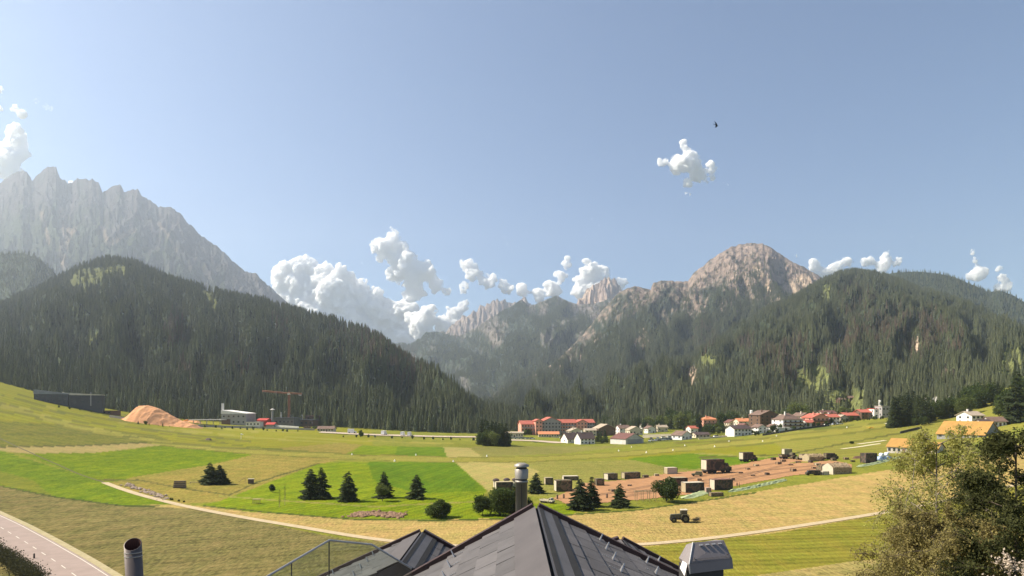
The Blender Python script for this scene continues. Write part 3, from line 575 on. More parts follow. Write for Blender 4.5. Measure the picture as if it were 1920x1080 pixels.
def house(label, px, py, w, h, D=10, rot=0, wall=WHITE, roof=BROOF, ridge='x', pitch=24, over=.7, nf=2, nc=4, chim=1, name="house", cat="house", low=None, balcony=None, hip=0, skew=0.0, side=2, win=True, door=True, sink=.6):
    """front facade w picture-units wide and h high to the eaves, standing at picture point (px, py)"""
    p = G(px, py); k = p.y / F; W = w * k; H = h * k; t = thing(name, label, cat, (p.x, p.y, p.z), math.radians(rot))
    x0, x1, y0, y1 = -W / 2, W / 2, 0.0, D; b = MB(); b.box(x0, x1, y0, y1, -sink - 2, H)
    tp = math.tan(math.radians(pitch)); r = MB(); th = .28
    if ridge == 'x':
        R = D / 2 * tp
        if not hip:
            b.prismx([(y0, H), (y1, H), (D / 2, H + R)], x0, x1)
            for sg in (-1, 1):
                ye = D / 2 + sg * (D / 2 + over); ze = H - over * tp
                r.prismx([(ye, ze + .03), (D / 2, H + R + .03), (D / 2, H + R + th), (ye, ze + th)] if sg < 0 else [(D / 2, H + R + .03), (ye, ze + .03), (ye, ze + th), (D / 2, H + R + th)], x0 - over, x1 + over)
    elif ridge == 'y':
        R = W / 2 * tp
        if not hip:
            b.prism([(x0, H), (x1, H), (0, H + R)], y0, y1)
            for sg in (-1, 1):
                xe = sg * (W / 2 + over); ze = H - over * tp
                r.prism([(xe, ze + .03), (0, H + R + .03), (0, H + R + th), (xe, ze + th)] if sg < 0 else [(0, H + R + .03), (xe, ze + .03), (xe, ze + th), (0, H + R + th)], y0 - over, y1 + over)
    else:
        R = .5; r.add([(x0 - .3, y0 - .3, H + .02), (x1 + .3, y0 - .3, H + .02), (x1 + .3, y1 + .3, H + .02), (x0 - .3, y1 + .3, H + .02), (x0 - .3, y0 - .3, H + .5 + skew), (x1 + .3, y0 - .3, H + .5), (x1 + .3, y1 + .3, H + .5), (x0 - .3, y1 + .3, H + .5 + skew)],
                       [(3, 2, 1, 0), (4, 5, 6, 7), (0, 1, 5, 4), (1, 2, 6, 5), (2, 3, 7, 6), (3, 0, 4, 7)])
    if hip:
        R = min(W, D) / 2 * tp; e = over; ins = min(W, D) / 2; a, c = (x0 + ins, x1 - ins) if W >= D else (0, 0); q0, q1 = (D / 2, D / 2) if W >= D else (y0 + ins, y1 - ins)
        r.add([(x0 - e, y0 - e, H), (x1 + e, y0 - e, H), (x1 + e, y1 + e, H), (x0 - e, y1 + e, H), (a - .01, q0, H + R), (c + .01, q0 if W >= D else q1, H + R)],
              [(0, 1, 5, 4), (1, 2, 5), (2, 3, 4, 5) if W >= D else (2, 3, 5), (3, 0, 4), (3, 2, 1, 0)] if W >= D else [(0, 1, 4), (1, 2, 5, 4), (2, 3, 5), (3, 0, 4, 5), (3, 2, 1, 0)])
    b.build("wall", wall, t); rf = r.build("roof", roof, t)
    if low: MB().box(x0 - .05, x1 + .05, y0 - .05, y1 + .05, H * .5, H - .02).build("upper_wall", low, t)
    if chim:
        cx, cy = x0 + W * .3, D * (.5 if ridge == 'x' else .35); MB().box(cx - .45, cx + .45, cy - .45, cy + .45, H + R * .35, H + R + 1.3).box(cx - .6, cx + .6, cy - .6, cy + .6, H + R + 1.3, H + R + 1.5).build("chimney", wall if roof is not wall else CONC, rf)
    if win:
        fh = H / nf; ww, wh = min(1.5, W / nc * .5), min(1.5, fh * .5); wm = None
        for f_ in range(nf):
            for c_ in range(nc):
                if door and f_ == 0 and c_ == nc // 2: continue
                cx = x0 + W * (c_ + .5) / nc; cz = fh * (f_ + .55)
                if wm is None:
                    wm = MB().box(-ww / 2, ww / 2, -.08, .02, -wh / 2, wh / 2).mesh("window", GLASS)
                obj("window", wm, t, (cx, y0 - (.06 if low else 0), cz))
            for c_ in range(side):
                obj("window", wm, t, (x0 - (.06 if low else 0), D * (c_ + .5) / side, fh * (f_ + .55)), -math.pi / 2)
        if door:
            cx = x0 + W * (nc // 2 + .5) / nc; MB().box(cx - .6, cx + .6, -.1, .02, -.2, min(2.2, H * .8)).build("door", TIMB, t)
    if balcony:
        for f_ in range(1, nf): MB().box(x0 + .3, x1 - .3, -1.2, -.02, H / nf * f_ - .1, H / nf * f_ + .05).box(x0 + .3, x1 - .3, -1.25, -1.17, H / nf * f_ + .05, H / nf * f_ + .95).build("balcony", balcony, t)
    return t
# --- left edge: dark modern blocks, sawmill yard
house("long dark modern block on the slope, open porch at its left end", 96, 756, 54, 17, 9, 24, DARKW, mat("zinc_roof", (.26, .27, .28), None, .5, .5), 'f', nf=2, nc=6, chim=0, name="industrial_building", cat="building", skew=3.2, door=False)
house("tall dark box shaped hall with cream roof edge and pale door strip", 155, 768, 64, 27, 10, 22, DARKW, mat("cream_roof_edge", (.62, .57, .44), None, .5, .6), 'f', nf=1, nc=5, chim=0, name="industrial_building", cat="building", skew=1.5, door=False)
t = bpy.data.objects["industrial_building.001"]; MB().box(-14, -12.5, -.12, .02, 2, 14).build("door", CREAM, t); MB().box(5.2, 6, -.12, .02, 3, 14).build("light_strip", GREYW, t)
house("low grey link shed between the two dark blocks", 122, 761, 22, 8, 8, 20, GREYW, GROOF, 'f', nf=1, nc=3, chim=0, name="industrial_building", cat="building", door=False)
house("low brown shed beside the heap of wood chips", 200, 776, 18, 5, 12, -3, CORTEN, BROOF, 'f', nf=1, nc=2, chim=0, name="shed", cat="shed", door=False)
p = G(303, 795); kk = p.y / F
def heap(name, label, cat, p, prof, dep, m, seed, rough=.5):
    """prof: list of (x metres, height)"""
    xs = np.linspace(prof[0][0], prof[-1][0], 70); hs = np.interp(xs, [q[0] for q in prof], [q[1] for q in prof]); ys = np.linspace(-1, 1, 25)
    X, Yv = np.meshgrid(xs, ys); Hh = np.interp(X, xs, hs) * np.clip(1 - np.abs(Yv) ** 1.6, 0, 1); Yw = Yv * dep * (.4 + .6 * np.interp(X, xs, hs) / max(hs))
    Hh = Hh + rough * fbm(X * .25, Yw * .25, 4, seed) * np.clip(Hh, 0, 1) * 1.6 - .5
    gzv = gz(X + p.x, Yw + p.y) - p.z
    me = npmesh(name, np.stack([X, Yw, Hh + gzv], -1).reshape(-1, 3), gridfaces(25, 70), m, False); return tag(obj(name, me, None, p), label, cat)
CHIP = mat("wood_chips", (.66, .33, .155), (.54, .255, .115), .5, .95, detail=9, bump=.8)
heap("wood_chip_heap", "huge orange heap of wood chips beside the sawmill", "heap", p, [(-70 * kk, .3), (-58 * kk, 9 * kk), (-40 * kk, 30 * kk), (-25 * kk, 33 * kk), (-5 * kk, 30 * kk), (12 * kk, 22 * kk), (35 * kk, 12 * kk), (60 * kk, 8 * kk), (75 * kk, .3)], 22, CHIP, 3)
heap("wood_chip_heap", "small low orange pile at the right foot of the huge chip heap", "heap", G(364, 792), [(-8, .2), (-4, 2), (3, 2.4), (8, .2)], 4, CHIP, 4)
def canopy(label, px, py, w, h, D):
    p = G(px, py); k = p.y / F; W = w * k; H = h * k; t = thing("canopy", label, "canopy", p, 0)
    MB().box(-W / 2, W / 2, 0, D, H, H + .7).build("roof", GROOF, t)
    for x in np.linspace(-W / 2 + 1, W / 2 - 1, 6): MB().box(x - .2, x + .2, .3, .7, -1.5, H).build("post", GREYW, t)
canopy("long low open canopy with white flat roof beside the chip heap", 381, 796, 66, 8, 12)
house("grey sawmill hall with slanting white roof edge and chimney", 438, 797, 46, 21, 24, 0, GREYW, WHITE, 'f', nf=2, nc=5, chim=0, name="sawmill_building", cat="building", skew=3.0, door=False)
t = bpy.data.objects["sawmill_building"]; MB().box(-13, -11.4, 4, 6, 13, 20).build("chimney", WHITE, t); MB().box(-11, -3, -.12, .02, 0, 5.5).build("door", CORTEN, t)
house("low white office hut beside the grey sawmill hall", 474, 799, 26, 7, 9, 0, WHITE, GROOF, 'f', nf=1, nc=4, chim=0, name="office_hut", cat="building", door=False)
house("small plain red shed near the yellow crane", 491, 799, 17, 11, 12, 0, REDP, REDP, 'x', 14, nf=1, nc=2, chim=0, name="shed", cat="shed", win=False, door=True)
house("small grey hut with bright red roof near the crane", 506, 801, 14, 5, 9, 0, GREYW, REDP, 'x', 20, nf=1, nc=2, chim=0, name="shed", cat="shed", win=False)
house("dark grey factory hall left of the crane mast", 529, 799, 44, 15, 20, 0, mat("factory_grey", (.17, .165, .16), None, .5, .8), DARKW, 'f', nf=1, nc=6, chim=0, name="factory_building", cat="building", door=False)
house("rusty brown long factory hall right of the crane mast", 562, 799, 48, 11, 20, 0, CORTEN, DARKW, 'f', nf=1, nc=6, chim=0, name="factory_building", cat="building", door=False)
house("tall rusty brown block at the factory end", 583, 798, 20, 18, 14, 0, CORTEN, CORTEN, 'f', nf=2, nc=2, chim=0, name="factory_building", cat="building", door=False)
def post_thing(name, label, cat, px, py, h, r, m, cap=None, group=None):
    p = G(px, py); k = p.y / F; t = thing(name, label, cat, p, 0, group); MB().lathe([(0, -1), (r, -1), (r, h * k), (r * .6, h * k + r * .3), (0, h * k + r * .35)], 14).build("body", m, t, smooth=False)
    if cap: MB().lathe([(0, h * k + r * .36), (r * 2.6, h * k + r * .36), (0, h * k + r * 1.7)], 12).build("cap", cap, t)
    return t
post_thing("silo", "slim white silo rising from the rusty factory hall", "silo", 565.5, 796, 18, 1.3, WHITE)
post_thing("flue_pipe", "thin white exhaust pipe above the dark factory hall", "pipe", 527, 798, 25, .3, WHITE)
post_thing("conveyor_tower", "slim grey steel tower with small conical cap", "tower", 511, 799, 30, 1.0, mat("tower_steel", (.25, .28, .27), None, 1, .6), GROOF)
# crane
p = G(542, 798); k = p.y / F; t = thing("tower_crane", "orange brown tower crane standing over the factory halls", "crane", p)
def lattice(mb, a, b, w, n, r=.17):
    a = Vector(a); b = Vector(b); d = (b - a).normalized(); u = d.cross(Vector((0, 1, 0))); u = u.normalized() * w / 2; v = d.cross(u).normalized() * w / 2
    c = [u + v, u - v, -u - v, -u + v]
    for q in c: mb.tube(a + q, b + q, r * 1.5, None, 4)
    for i in range(n):
        s = a.lerp(b, i / n); e = a.lerp(b, (i + 1) / n)
        for j in range(4): mb.tube(s + c[j], e + c[(j + 1) % 4], r, None, 4, False)
lb = MB(); lattice(lb, (0, 0, -1), (0, 0, 61 * k), 1.5, 18); lb.build("mast", ORANGE, t)
lb = MB(); lattice(lb, (-4, 0, 61 * k), (-50 * k, 0, 65 * k), 1.2, 16); lb.build("jib", ORANGE, t)
lb = MB(); lattice(lb, (-4, 0, 61 * k), (24 * k, 0, 59.5 * k), 1.1, 8); lb.tube((0, 0, 61 * k), (0, 0, 67 * k), .4, .2, 6).build("counter_jib", ORANGE, t)
MB().box(18 * k, 23 * k, -.6, .6, 56 * k, 58.5 * k).build("counterweight", CONC, t); MB().box(-1.2, 1.2, -1.2, 1.2, 58 * k, 61.5 * k).build("cab", CREAM, t)
house("low tan house with brown roof at the end of the factory wall", 610, 809, 30, 5, 9, 0, CREAM, BROOF, 'x', 24, nf=1, nc=6, chim=0)
def wall_line(name, label, cat, pts, h, m, th=.4, post=None):
    W = [G(*q) for q in pts]; t = thing(name, label, cat, W[0]); b = MB()
    for i in range(len(W) - 1):
        a, c = W[i] - W[0], W[i + 1] - W[0]; d = (c - a); n = Vector((-d.y, d.x, 0)).normalized() * th / 2
        b.add([a - n + Vector((0, 0, -1)), c - n + Vector((0, 0, -1)), c + n + Vector((0, 0, -1)), a + n + Vector((0, 0, -1)), a - n + Vector((0, 0, h)), c - n + Vector((0, 0, h)), c + n + Vector((0, 0, h)), a + n + Vector((0, 0, h))], [(3, 2, 1, 0), (4, 5, 6, 7), (0, 1, 5, 4), (1, 2, 6, 5), (2, 3, 7, 6), (3, 0, 4, 7)])
    b.build("panel", m, t); return t
wall_line("wall", "long grey concrete wall in front of the sawmill and factory", "wall", [(205, 782), (300, 797), (400, 801), (480, 803), (590, 807)], 1.6, CONC)
wall_line("wall", "short bright white wall in front of the dark factory hall", "wall", [(514, 801), (560, 804)], 2.2, WHITE)
# --- middle: red hotel and neighbours
p = G(1050, 817); k = p.y / F; t = thing("hotel", "large pink hotel with bright red gabled roofs before the forest", "hotel", p, math.radians(14))
def wing(x, w, h, D, y, ridge, pitch=26, wall=PINKW, nf=4, nc=4, sd=3):
    X0, W, H = x * k, w * k, h * k; b = MB(); r = MB(); b.box(X0, X0 + W, y, y + D, -2, H); tp = math.tan(math.radians(pitch)); o = .9
    if ridge == 'x':
        R = D / 2 * tp; b.prismx([(y, H), (y + D, H), (y + D / 2, H + R)], X0, X0 + W); m_ = y + D / 2
        r.prismx([(y - o, H - o * tp + .05), (m_, H + R + .05), (m_, H + R + .4), (y - o, H - o * tp + .4)], X0 - o, X0 + W + o); r.prismx([(m_, H + R + .05), (y + D + o, H - o * tp + .05), (y + D + o, H - o * tp + .4), (m_, H + R + .4)], X0 - o, X0 + W + o)
    else:
        R = W / 2 * tp; b.prism([(X0, H), (X0 + W, H), (X0 + W / 2, H + R)], y, y + D); m_ = X0 + W / 2
        r.prism([(X0 - o, H - o * tp + .05), (m_, H + R + .05), (m_, H + R + .4), (X0 - o, H - o * tp + .4)], y - o, y + D + o); r.prism([(m_, H + R + .05), (X0 + W + o, H - o * tp + .05), (X0 + W + o, H - o * tp + .4), (m_, H + R + .4)], y - o, y + D + o)
    wg = b.build("wing", wall, t); r.build("roof", RROOF, wg)
    wm = MB().box(-.75, .75, -.1, .03, -.8, .8).mesh("window", GLASS); bm_ = MB().box(-W * .42, W * .42, -1.1, -.03, -.1, .95).mesh("balcony", GREYW)
    for f_ in range(nf):
        for c_ in range(nc): obj("window", wm, wg, (X0 + W * (c_ + .5) / nc, y, H / nf * (f_ + .55)))
        if nc >= 4 and f_: obj("balcony", bm_, wg, (X0 + W / 2, y, H / nf * f_))
wing(-74, 28, 22, 14, 2, 'x', nf=3, nc=5); wing(-49, 13, 28, 12, -3, 'y', 24, nf=4, nc=2); wing(-36, 38, 26, 16, 0, 'y', 24, GREYW, 4, 6); wing(2, 34, 24, 14, 5, 'x', nf=4, nc=6); wing(36, 20, 25, 14, 3, 'y', 24, PINKW, 4, 3); wing(50, 24, 24, 14, 8, 'x', 26, GREYW, 4, 5)
house("long low hall with glowing orange roof before the red hotel", 1029, 820, 38, 6, 14, 0, CREAM, OROOF, 'x', 18, nf=1, nc=8, chim=0, name="hall", cat="hall")
house("long low tan station building left of the red hotel", 962, 820, 38, 8, 10, 0, CREAM, TROOF, 'x', 12, nf=1, nc=8, chim=0, name="station_building", cat="building")
house("small white gabled cottage left of the twin white house", 1074, 831, 22, 8, 12, 24, WHITE, DROOF, 'x', 40, nf=1, nc=2, side=1, chim=0)
house("white farmhouse with dark roof and sunlit gable on the field edge", 1102, 833, 30, 11, 11, 22, WHITE, DROOF, 'x', 40, nf=2, nc=4, side=0)
house("tan roofed house right behind the white farmhouse", 1082, 820, 26, 12, 12, 15, CREAM, TROOF, 'y', 22, nf=2, nc=3)
house("pale roofed long house between white farmhouse and dark barn", 1108, 818, 22, 11, 10, 10, CREAM, TROOF, 'x', 20, nf=2, nc=3, chim=0)
house("dark brown timber barn with a wide pale roof", 1139, 817, 34, 14, 16, 18, TIMB, TROOF, 'y', 24, nf=1, nc=3, chim=0, name="barn", cat="barn")
house("house with tan roof and pinkish walls right of the dark barn", 1172, 815, 22, 12, 12, 15, WHITE, BROOF, 'x', 28, nf=2, nc=3)
house("low cream house with pale gable behind the hangar", 1193, 816, 26, 10, 12, 12, CREAM, TROOF, 'y', 26, nf=1, nc=4, chim=0)
house("half hidden grey roofed house among the trees above the barn", 1158, 803, 18, 9, 10, 0, GREYW, GROOF, 'x', 24, nf=1, nc=3, chim=0)
house("aircraft hangar with maroon roof and sunlit white left wall", 1190, 832, 42, 9, 20, 28, mat("hangar_wall", (.62, .58, .53), None, .3, .8), MAROON, 'y', 25, over=.5, nf=1, nc=3, side=0, chim=0, name="hangar", cat="hangar", win=False, door=False)
t = bpy.data.objects["hangar"]; MB().box(-7, 7, -.12, -.01, -.2, 3.6).build("door", GREYW, t)
wall_line("wall", "long pale wall behind the parked cars", "wall", [(1205, 821), (1275, 819)], 3.0, CREAM)
house("brown roofed white house at the right end of the car park", 1288, 824, 26, 8, 12, 30, WHITE, BROOF, 'y', 30, nf=1, nc=3, chim=0)
house("low long shed with dark roof beside the village trees", 1318, 820, 28, 5, 10, 10, CREAM, DROOF, 'x', 20, nf=1, nc=4, chim=0, name="shed", cat="shed")
# --- village on the right
house("pink villa with orange hipped roof standing among trees", 1334, 804, 32, 17, 16, 10, PINKW, OROOF, 'h', 24, hip=1, nf=2, nc=4, balcony=TIMB)
house("white long house with dark roof and bright left gable in the village", 1393, 817, 40, 13, 11, 22, WHITE, DROOF, 'x', 26, nf=2, nc=5, side=0)
house("cream house under a long orange roof", 1406, 803, 44, 13, 13, 8, CREAM, OROOF, 'x', 24, nf=2, nc=5)
house("big brown timber chalet, highest roof of the village", 1443, 804, 40, 26, 18, 14, TIMB, BROOF, 'y', 22, nf=4, nc=4, balcony=TIMB, low=None)
house("grey brown chalet half hidden right of the big chalet", 1466, 801, 20, 20, 14, 10, TIMB, TROOF, 'y', 22, nf=2, nc=3, chim=0)
house("small pinkish gabled house in front of the orange roof", 1398, 810, 22, 8, 10, 12, PINKW, MAROON, 'y', 36, nf=1, nc=3, chim=0)
house("small white house with tan roof below the big chalet", 1430, 812, 18, 11, 10, 14, WHITE, BROOF, 'y', 28, nf=2, nc=2, chim=0)
house("large cream house with steep brown hipped roof and chimney", 1487, 805, 42, 18, 16, 12, WHITE, BROOF, 'h', 34, hip=1, nf=3, nc=4, balcony=TIMB)
house("low white garage row beside the field wall", 1470, 808, 26, 5, 6, 5, WHITE, WHITE, 'f', nf=1, nc=3, chim=0, name="garage", cat="garage", win=False)
house("brown roofed house behind the large cream house", 1512, 797, 22, 17, 12, 20, CREAM, BROOF, 'y', 28, nf=2, nc=3)
house("salmon chalet with red roof and stacked balconies", 1539, 798, 36, 15, 14, 14, PINKW, RROOF, 'y', 22, nf=2, nc=4, balcony=TIMB)
house("white house with red roof right of the salmon chalet", 1565, 795, 20, 13, 12, 6, WHITE, RROOF, 'x', 22, nf=2, nc=3)
house("house with dark red roof behind the salmon chalet", 1556, 787, 30, 12, 12, 10, CREAM, MAROON, 'x', 24, nf=1, nc=4)
house("brown timber chalet with long red roof behind a hedge", 1602, 788, 36, 9, 12, 6, TIMB, RROOF, 'x', 22, nf=1, nc=5)
house("red roofed house next to the modern white block", 1625, 786, 20, 13, 12, 4, TIMB, RROOF, 'x', 22, nf=2, nc=3)
house("modern white block with red side strips and flat roof", 1648, 784, 18, 17, 11, 2, WHITE, REDP, 'f', nf=2, nc=2, chim=0, name="apartment_block", cat="building", door=False)
house("grey flat roofed block behind dark trees at the village end", 1664, 783, 20, 21, 12, 0, GREYW, CONC, 'f', nf=2, nc=3, chim=0, name="apartment_block", cat="building", door=False)
post_thing("church_tower", "small white round topped tower over the orange village roof", "tower", 1409, 800, 30, 1.7, WHITE)
p = G(1649, 780); k = p.y / F; t = thing("telecom_mast", "white telecom mast with panels above the village end", "mast", p); lb = MB(); lattice(lb, (0, 0, 0), (0, 0, 30 * k), .8, 10); lb.build("mast", WHITE, t)
for z_, x_ in ((28, .5), (24, -.6), (20, .6)): MB().lathe([(0, z_ * k - .8), (.55, z_ * k - .7), (.55, z_ * k + .7), (0, z_ * k + .8)], 10, (x_, -.6, 0)).build("antenna_drum", WHITE, t)
wall_line("wall", "dark field wall in front of the large cream house", "wall", [(1430, 817), (1465, 812), (1500, 806), (1530, 802), (1555, 799)], 1.5, DARKW)
house("tiny brown roofed house deep among the trees behind the car park", 1222, 812, 16, 9, 9, 18, WHITE, BROOF, 'y', 28, nf=1, nc=2, chim=0)
house("tan roofed house tucked in trees left of the tall car park conifers", 1243, 810, 20, 9, 9, 14, CREAM, TROOF, 'x', 26, nf=1, nc=3)
house("small red roofed house between the car park trees and the villa", 1302, 812, 16, 9, 9, 16, WHITE, RROOF, 'x', 26, nf=1, nc=2, chim=0)
house("cream house with maroon roof right behind the white long house", 1375, 805, 18, 13, 9, 16, CREAM, MAROON, 'y', 28, nf=2, nc=2, chim=0)
house("small white house with brown roof squeezed behind the low white garages", 1455, 809, 16, 9, 8, 12, WHITE, BROOF, 'y', 28, nf=1, nc=2, chim=0)
house("low white house with red roof peeping between cream house and salmon chalet", 1520, 801, 16, 9, 8, 10, WHITE, RROOF, 'x', 26, nf=1, nc=2, chim=0)
house("small tan roofed house behind the hedge left of the brown timber chalet", 1583, 791, 16, 9, 8, 8, CREAM, TROOF, 'y', 26, nf=1, nc=2, chim=0)
house("brown roofed cottage in trees above the hangar", 1212, 806, 16, 8, 8, 14, WHITE, BROOF, 'x', 28, nf=1, nc=2, chim=0)
# --- ochre roofed farm buildings on the right slope, white houses above
house("ochre roofed farm shed with a row of small windows", 1690, 850, 50, 12, 13, -50, mat("stone_plaster", (.52, .47, .40), (.42, .37, .31), .5, .9), YROOF, 'x', 30, nf=1, nc=6, chim=0, name="farm_building", cat="farm building", over=.5)
house("ochre roofed annex joined behind the bare shrub top", 1738, 850, 34, 8, 12, -48, CREAM, YROOF, 'x', 26, nf=1, nc=4, chim=0, name="farm_building", cat="farm building", over=.5)
house("big barn with wide ochre roof and grey gable on the slope", 1800, 822, 80, 8, 20, -56, mat("barn_grey", (.32, .31, .29), None, .5, .9), YROOF, 'x', 34, nf=1, nc=7, chim=0, name="barn", cat="barn", over=.6)
house("white house with pale roof behind the big ochre barn", 1834, 795, 26, 16, 12, 8, WHITE, TROOF, 'x', 22, nf=2, nc=3)
house("small white and pink house right of the big ochre barn", 1853, 805, 18, 11, 9, 0, WHITE, DROOF, 'x', 26, nf=1, nc=2, chim=0)
house("long white low house at the right edge of the slope", 1872, 800, 28, 10, 9, -6, WHITE, BROOF, 'x', 28, nf=1, nc=4, chim=0)
def slope_house(label, px, row, Y, w, h, wall, roof, ridge='x', nc=4, name="house", cat="house"):
    global G
    g0 = G
    def G2(a, b):
        return hill_point(r2, px, row)
    G = G2
    try: return house(label, px, row, w, h, 10, 5, wall, roof, ridge, 24, nf=2, nc=nc, chim=0, name=name, cat=cat, sink=9)
    finally: G = g0
slope_house("pale apartment row peeping over the trees, lowest on the slope", 1750, 758, 560, 26, 9, CREAM, GROOF, 'x', 5, "apartment_house", "building")
slope_house("pale pink apartment house above the trees, in the row's middle", 1775, 753, 600, 22, 8, WHITE, GROOF, 'x', 4, "apartment_house", "building")
slope_house("white gabled house high above the trees", 1806, 735, 680, 16, 8, WHITE, GROOF, 'y', 3, "apartment_house", "building")
slope_house("long pale roofed house highest above the trees", 1835, 730, 720, 30, 7, WHITE, GROOF, 'x', 5, "apartment_house", "building")
slope_house("dark hay barn alone on the bright hill clearing", 1598, 749, 830, 10, 4, TIMB, BROOF, 'x', 2, "hay_barn", "barn")
slope_house("low dark hay shed left of the hill clearing barn", 1581, 750, 825, 11, 3, TIMB, BROOF, 'x', 2, "hay_barn", "barn")
# ------------------------------------------------------------------ trees one can tell apart
FIR = foliage_material("fir_needles", (.075, .095, .036), (.026, .038, .017))
LEAFD = foliage_material("dark_leaves", (.075, .105, .028), (.028, .045, .014))
LEAFL = foliage_material("light_leaves", (.15, .175, .045), (.075, .10, .03))
BIRCH = foliage_material("birch_leaves", (.38, .36, .10), (.22, .21, .065))
PINE = foliage_material("pine_needles", (.125, .125, .042), (.055, .062, .024))
def leaves(P, size, rg, droop=0.0, aspect=.55):
    n = len(P); a = rg.normal(size=(n, 3)); a[:, 2] -= droop; a /= np.linalg.norm(a, axis=1)[:, None]; b = rg.normal(size=(n, 3)); b -= (b * a).sum(1)[:, None] * a; b /= np.linalg.norm(b, axis=1)[:, None]
    s = (size * rg.uniform(.6, 1.3, n))[:, None]; V = np.stack([P - a * s - b * s * .2, P + b * s * aspect, P + a * s, P - b * s * aspect], 1).reshape(-1, 3)
    return V, np.arange(4 * n).reshape(n, 4)
def fir_crown(h, r, seed, full=1.0):
    R = random.Random(seed); mb = MB(); nw = 26
    for k in range(nw):
        f0 = (k + R.uniform(-.3, .3)) / nw; z = h * (.03 + .97 * f0); L = 1.18 * r * ((1 - f0) ** .66) * R.uniform(.66, 1.15) + .03 * h
        for j in range(max(5, int(12 * (1 - f0 * .5)))):
            a = R.uniform(0, 6.283); l = L * R.uniform(.65, 1.1); c, s = math.cos(a), math.sin(a); up = R.uniform(-.1, .25); w = l * .20
            pts = [(0, z), (l * .45, z + up * l * .3 - l * .06), (l * .8, z + up * l * .3 - l * .18), (l, z + up * l * .3 - l * .16)]
            ws = [w * .3, w, w * .8, .02]; vs = []
            for (d, zz), wd in zip(pts, ws): vs += [(c * d - s * wd, s * d + c * wd, zz - wd * .5), (c * d, s * d, zz + wd * .25), (c * d + s * wd, s * d - c * wd, zz - wd * .5)]
            mb.add(vs, [(3 * i + q, 3 * i + q + 1, 3 * i + q + 4, 3 * i + q + 3) for i in range(3) for q in range(2)])
            for q in range(7):      # hanging twigs
                d = l * R.uniform(.25, .98); sd = R.choice((-1, 1)) * w * R.uniform(.6, 1.7); zz = z + up * l * .3 - .17 * d; x, y = c * d - s * sd, s * d + c * sd; e = .05 * h * R.uniform(.5, 1.1)
                mb.add([(c * d * .9, s * d * .9, zz), (x, y, zz - e * .3), (x * 1.06, y * 1.06, zz - e)], [(0, 1, 2)])
    return mb
def fir_tree(name, label, cat, px, py, hp, wp, seed, group=None):
    p = G(px, py); k = p.y / F; h = hp * k; r = wp * k / 2; t = thing(name, label, cat, p, random.uniform(0, 6), group)
    fir_crown(h, r, seed).build("crown", FIR, t); MB().tube((0, 0, -.5), (0, 0, h * .8), .022 * h, .006 * h, 7).build("trunk", BARK, t); return t
def round_crown(h, r, z0, n, size, seed, lobes=14, egg=1.0, droop=0.0, hang=0.0):
    rg = np.random.default_rng(seed); Ps = []
    for i in range(lobes):
        d = rg.normal(size=3); d /= np.linalg.norm(d); q = rg.uniform(.25, .75); c = np.array((d[0] * r * q, d[1] * r * q, z0 + (h - z0) / 2 + d[2] * (h - z0) / 2 * q * egg)); rl = r * rg.uniform(.26, .52)
        m_ = n // lobes; e = rg.normal(size=(m_, 3)); e /= np.linalg.norm(e, axis=1)[:, None]; P = c + e * (rl * rg.uniform(.2, 1.5, m_) ** .7)[:, None] * np.array((1, 1, min(1.2, (h - z0) / 2 / r)))
        if hang: P[:, 2] -= hang * rg.uniform(0, 1, m_) ** 2 * rl
        Ps.append(P)
    P = np.concatenate(Ps); P = P[P[:, 2] > z0 * .6]; return leaves(P, np.full(len(P), size), rg, droop)
def limbs(h, r, z0, seed, n=7, r0=.03):
    R = random.Random(seed); mb = MB(); top = Vector((R.uniform(-.1, .1) * r, R.uniform(-.1, .1) * r, h * .72)); mb.tube((0, 0, -.6), top * .5, r0 * h * .7, r0 * h * .45, 8).tube(top * .5, top, r0 * h * .45, r0 * h * .15, 7)
    for i in range(n):
        f0 = R.uniform(.3, .9); b = top * f0; a = 6.283 * i / n + R.uniform(-.4, .4); e = b + Vector((math.cos(a) * r * .7, math.sin(a) * r * .7, h * R.uniform(.08, .25))); m_ = b.lerp(e, .5) + Vector((0, 0, .05 * h))
        mb.tube(b, m_, r0 * h * .22, r0 * h * .15, 6).tube(m_, e, r0 * h * .15, r0 * h * .04, 5)
    return mb
def leaf_tree(name, label, cat, px, py, hp, wp, seed, m, n=5000, size=.22, low=.15, group=None):
    p = G(px, py); k = p.y / F; h = hp * k; r = wp * k / 2; t = thing(name, label, cat, p, 0, group); V, Fc = round_crown(h, r, h * low, n, size, seed)
    obj("crown", npmesh("crown", V, Fc, m), t); limbs(h, r, h * low, seed).build("trunk", BARK, t); return t
SPL = "spruces standing alone in the mown field"
fir_tree("spruce_tree", "broad dark spruce beside the stacked pallets, taller stem of the pair", "spruce tree", 394, 908, 42, 38, 1, SPL)
fir_tree("spruce_tree", "lower spruce fused to the right of the pallet side spruce", "spruce tree", 412, 908, 38, 40, 2, SPL)
fir_tree("spruce_tree", "left stem of the dense double spruce left of the bright green strip", "spruce tree", 583, 935, 58, 42, 3, SPL)
fir_tree("spruce_tree", "right stem of the dense double spruce left of the bright green strip", "spruce tree", 603, 935, 60, 40, 4, SPL)
fir_tree("spruce_tree", "single pointed spruce between the double spruce and the bulb shaped bush", "spruce tree", 653, 940, 58, 42, 5, SPL)
fir_tree("spruce_tree", "spruce rising directly behind the bulb shaped light bush", "spruce tree", 720, 933, 50, 36, 6, SPL)
fir_tree("spruce_tree", "stocky spruce with grey lower foliage left of the round dark bush", "spruce tree", 781, 935, 47, 40, 7, SPL)
fir_tree("spruce_tree", "dark spruce just right of the steel chimney", "spruce tree", 1005, 925, 40, 32, 8, SPL)
fir_tree("spruce_tree", "dark spruce half hidden by the steel chimney above the hedge bushes", "spruce tree", 968, 962, 58, 46, 9, SPL)
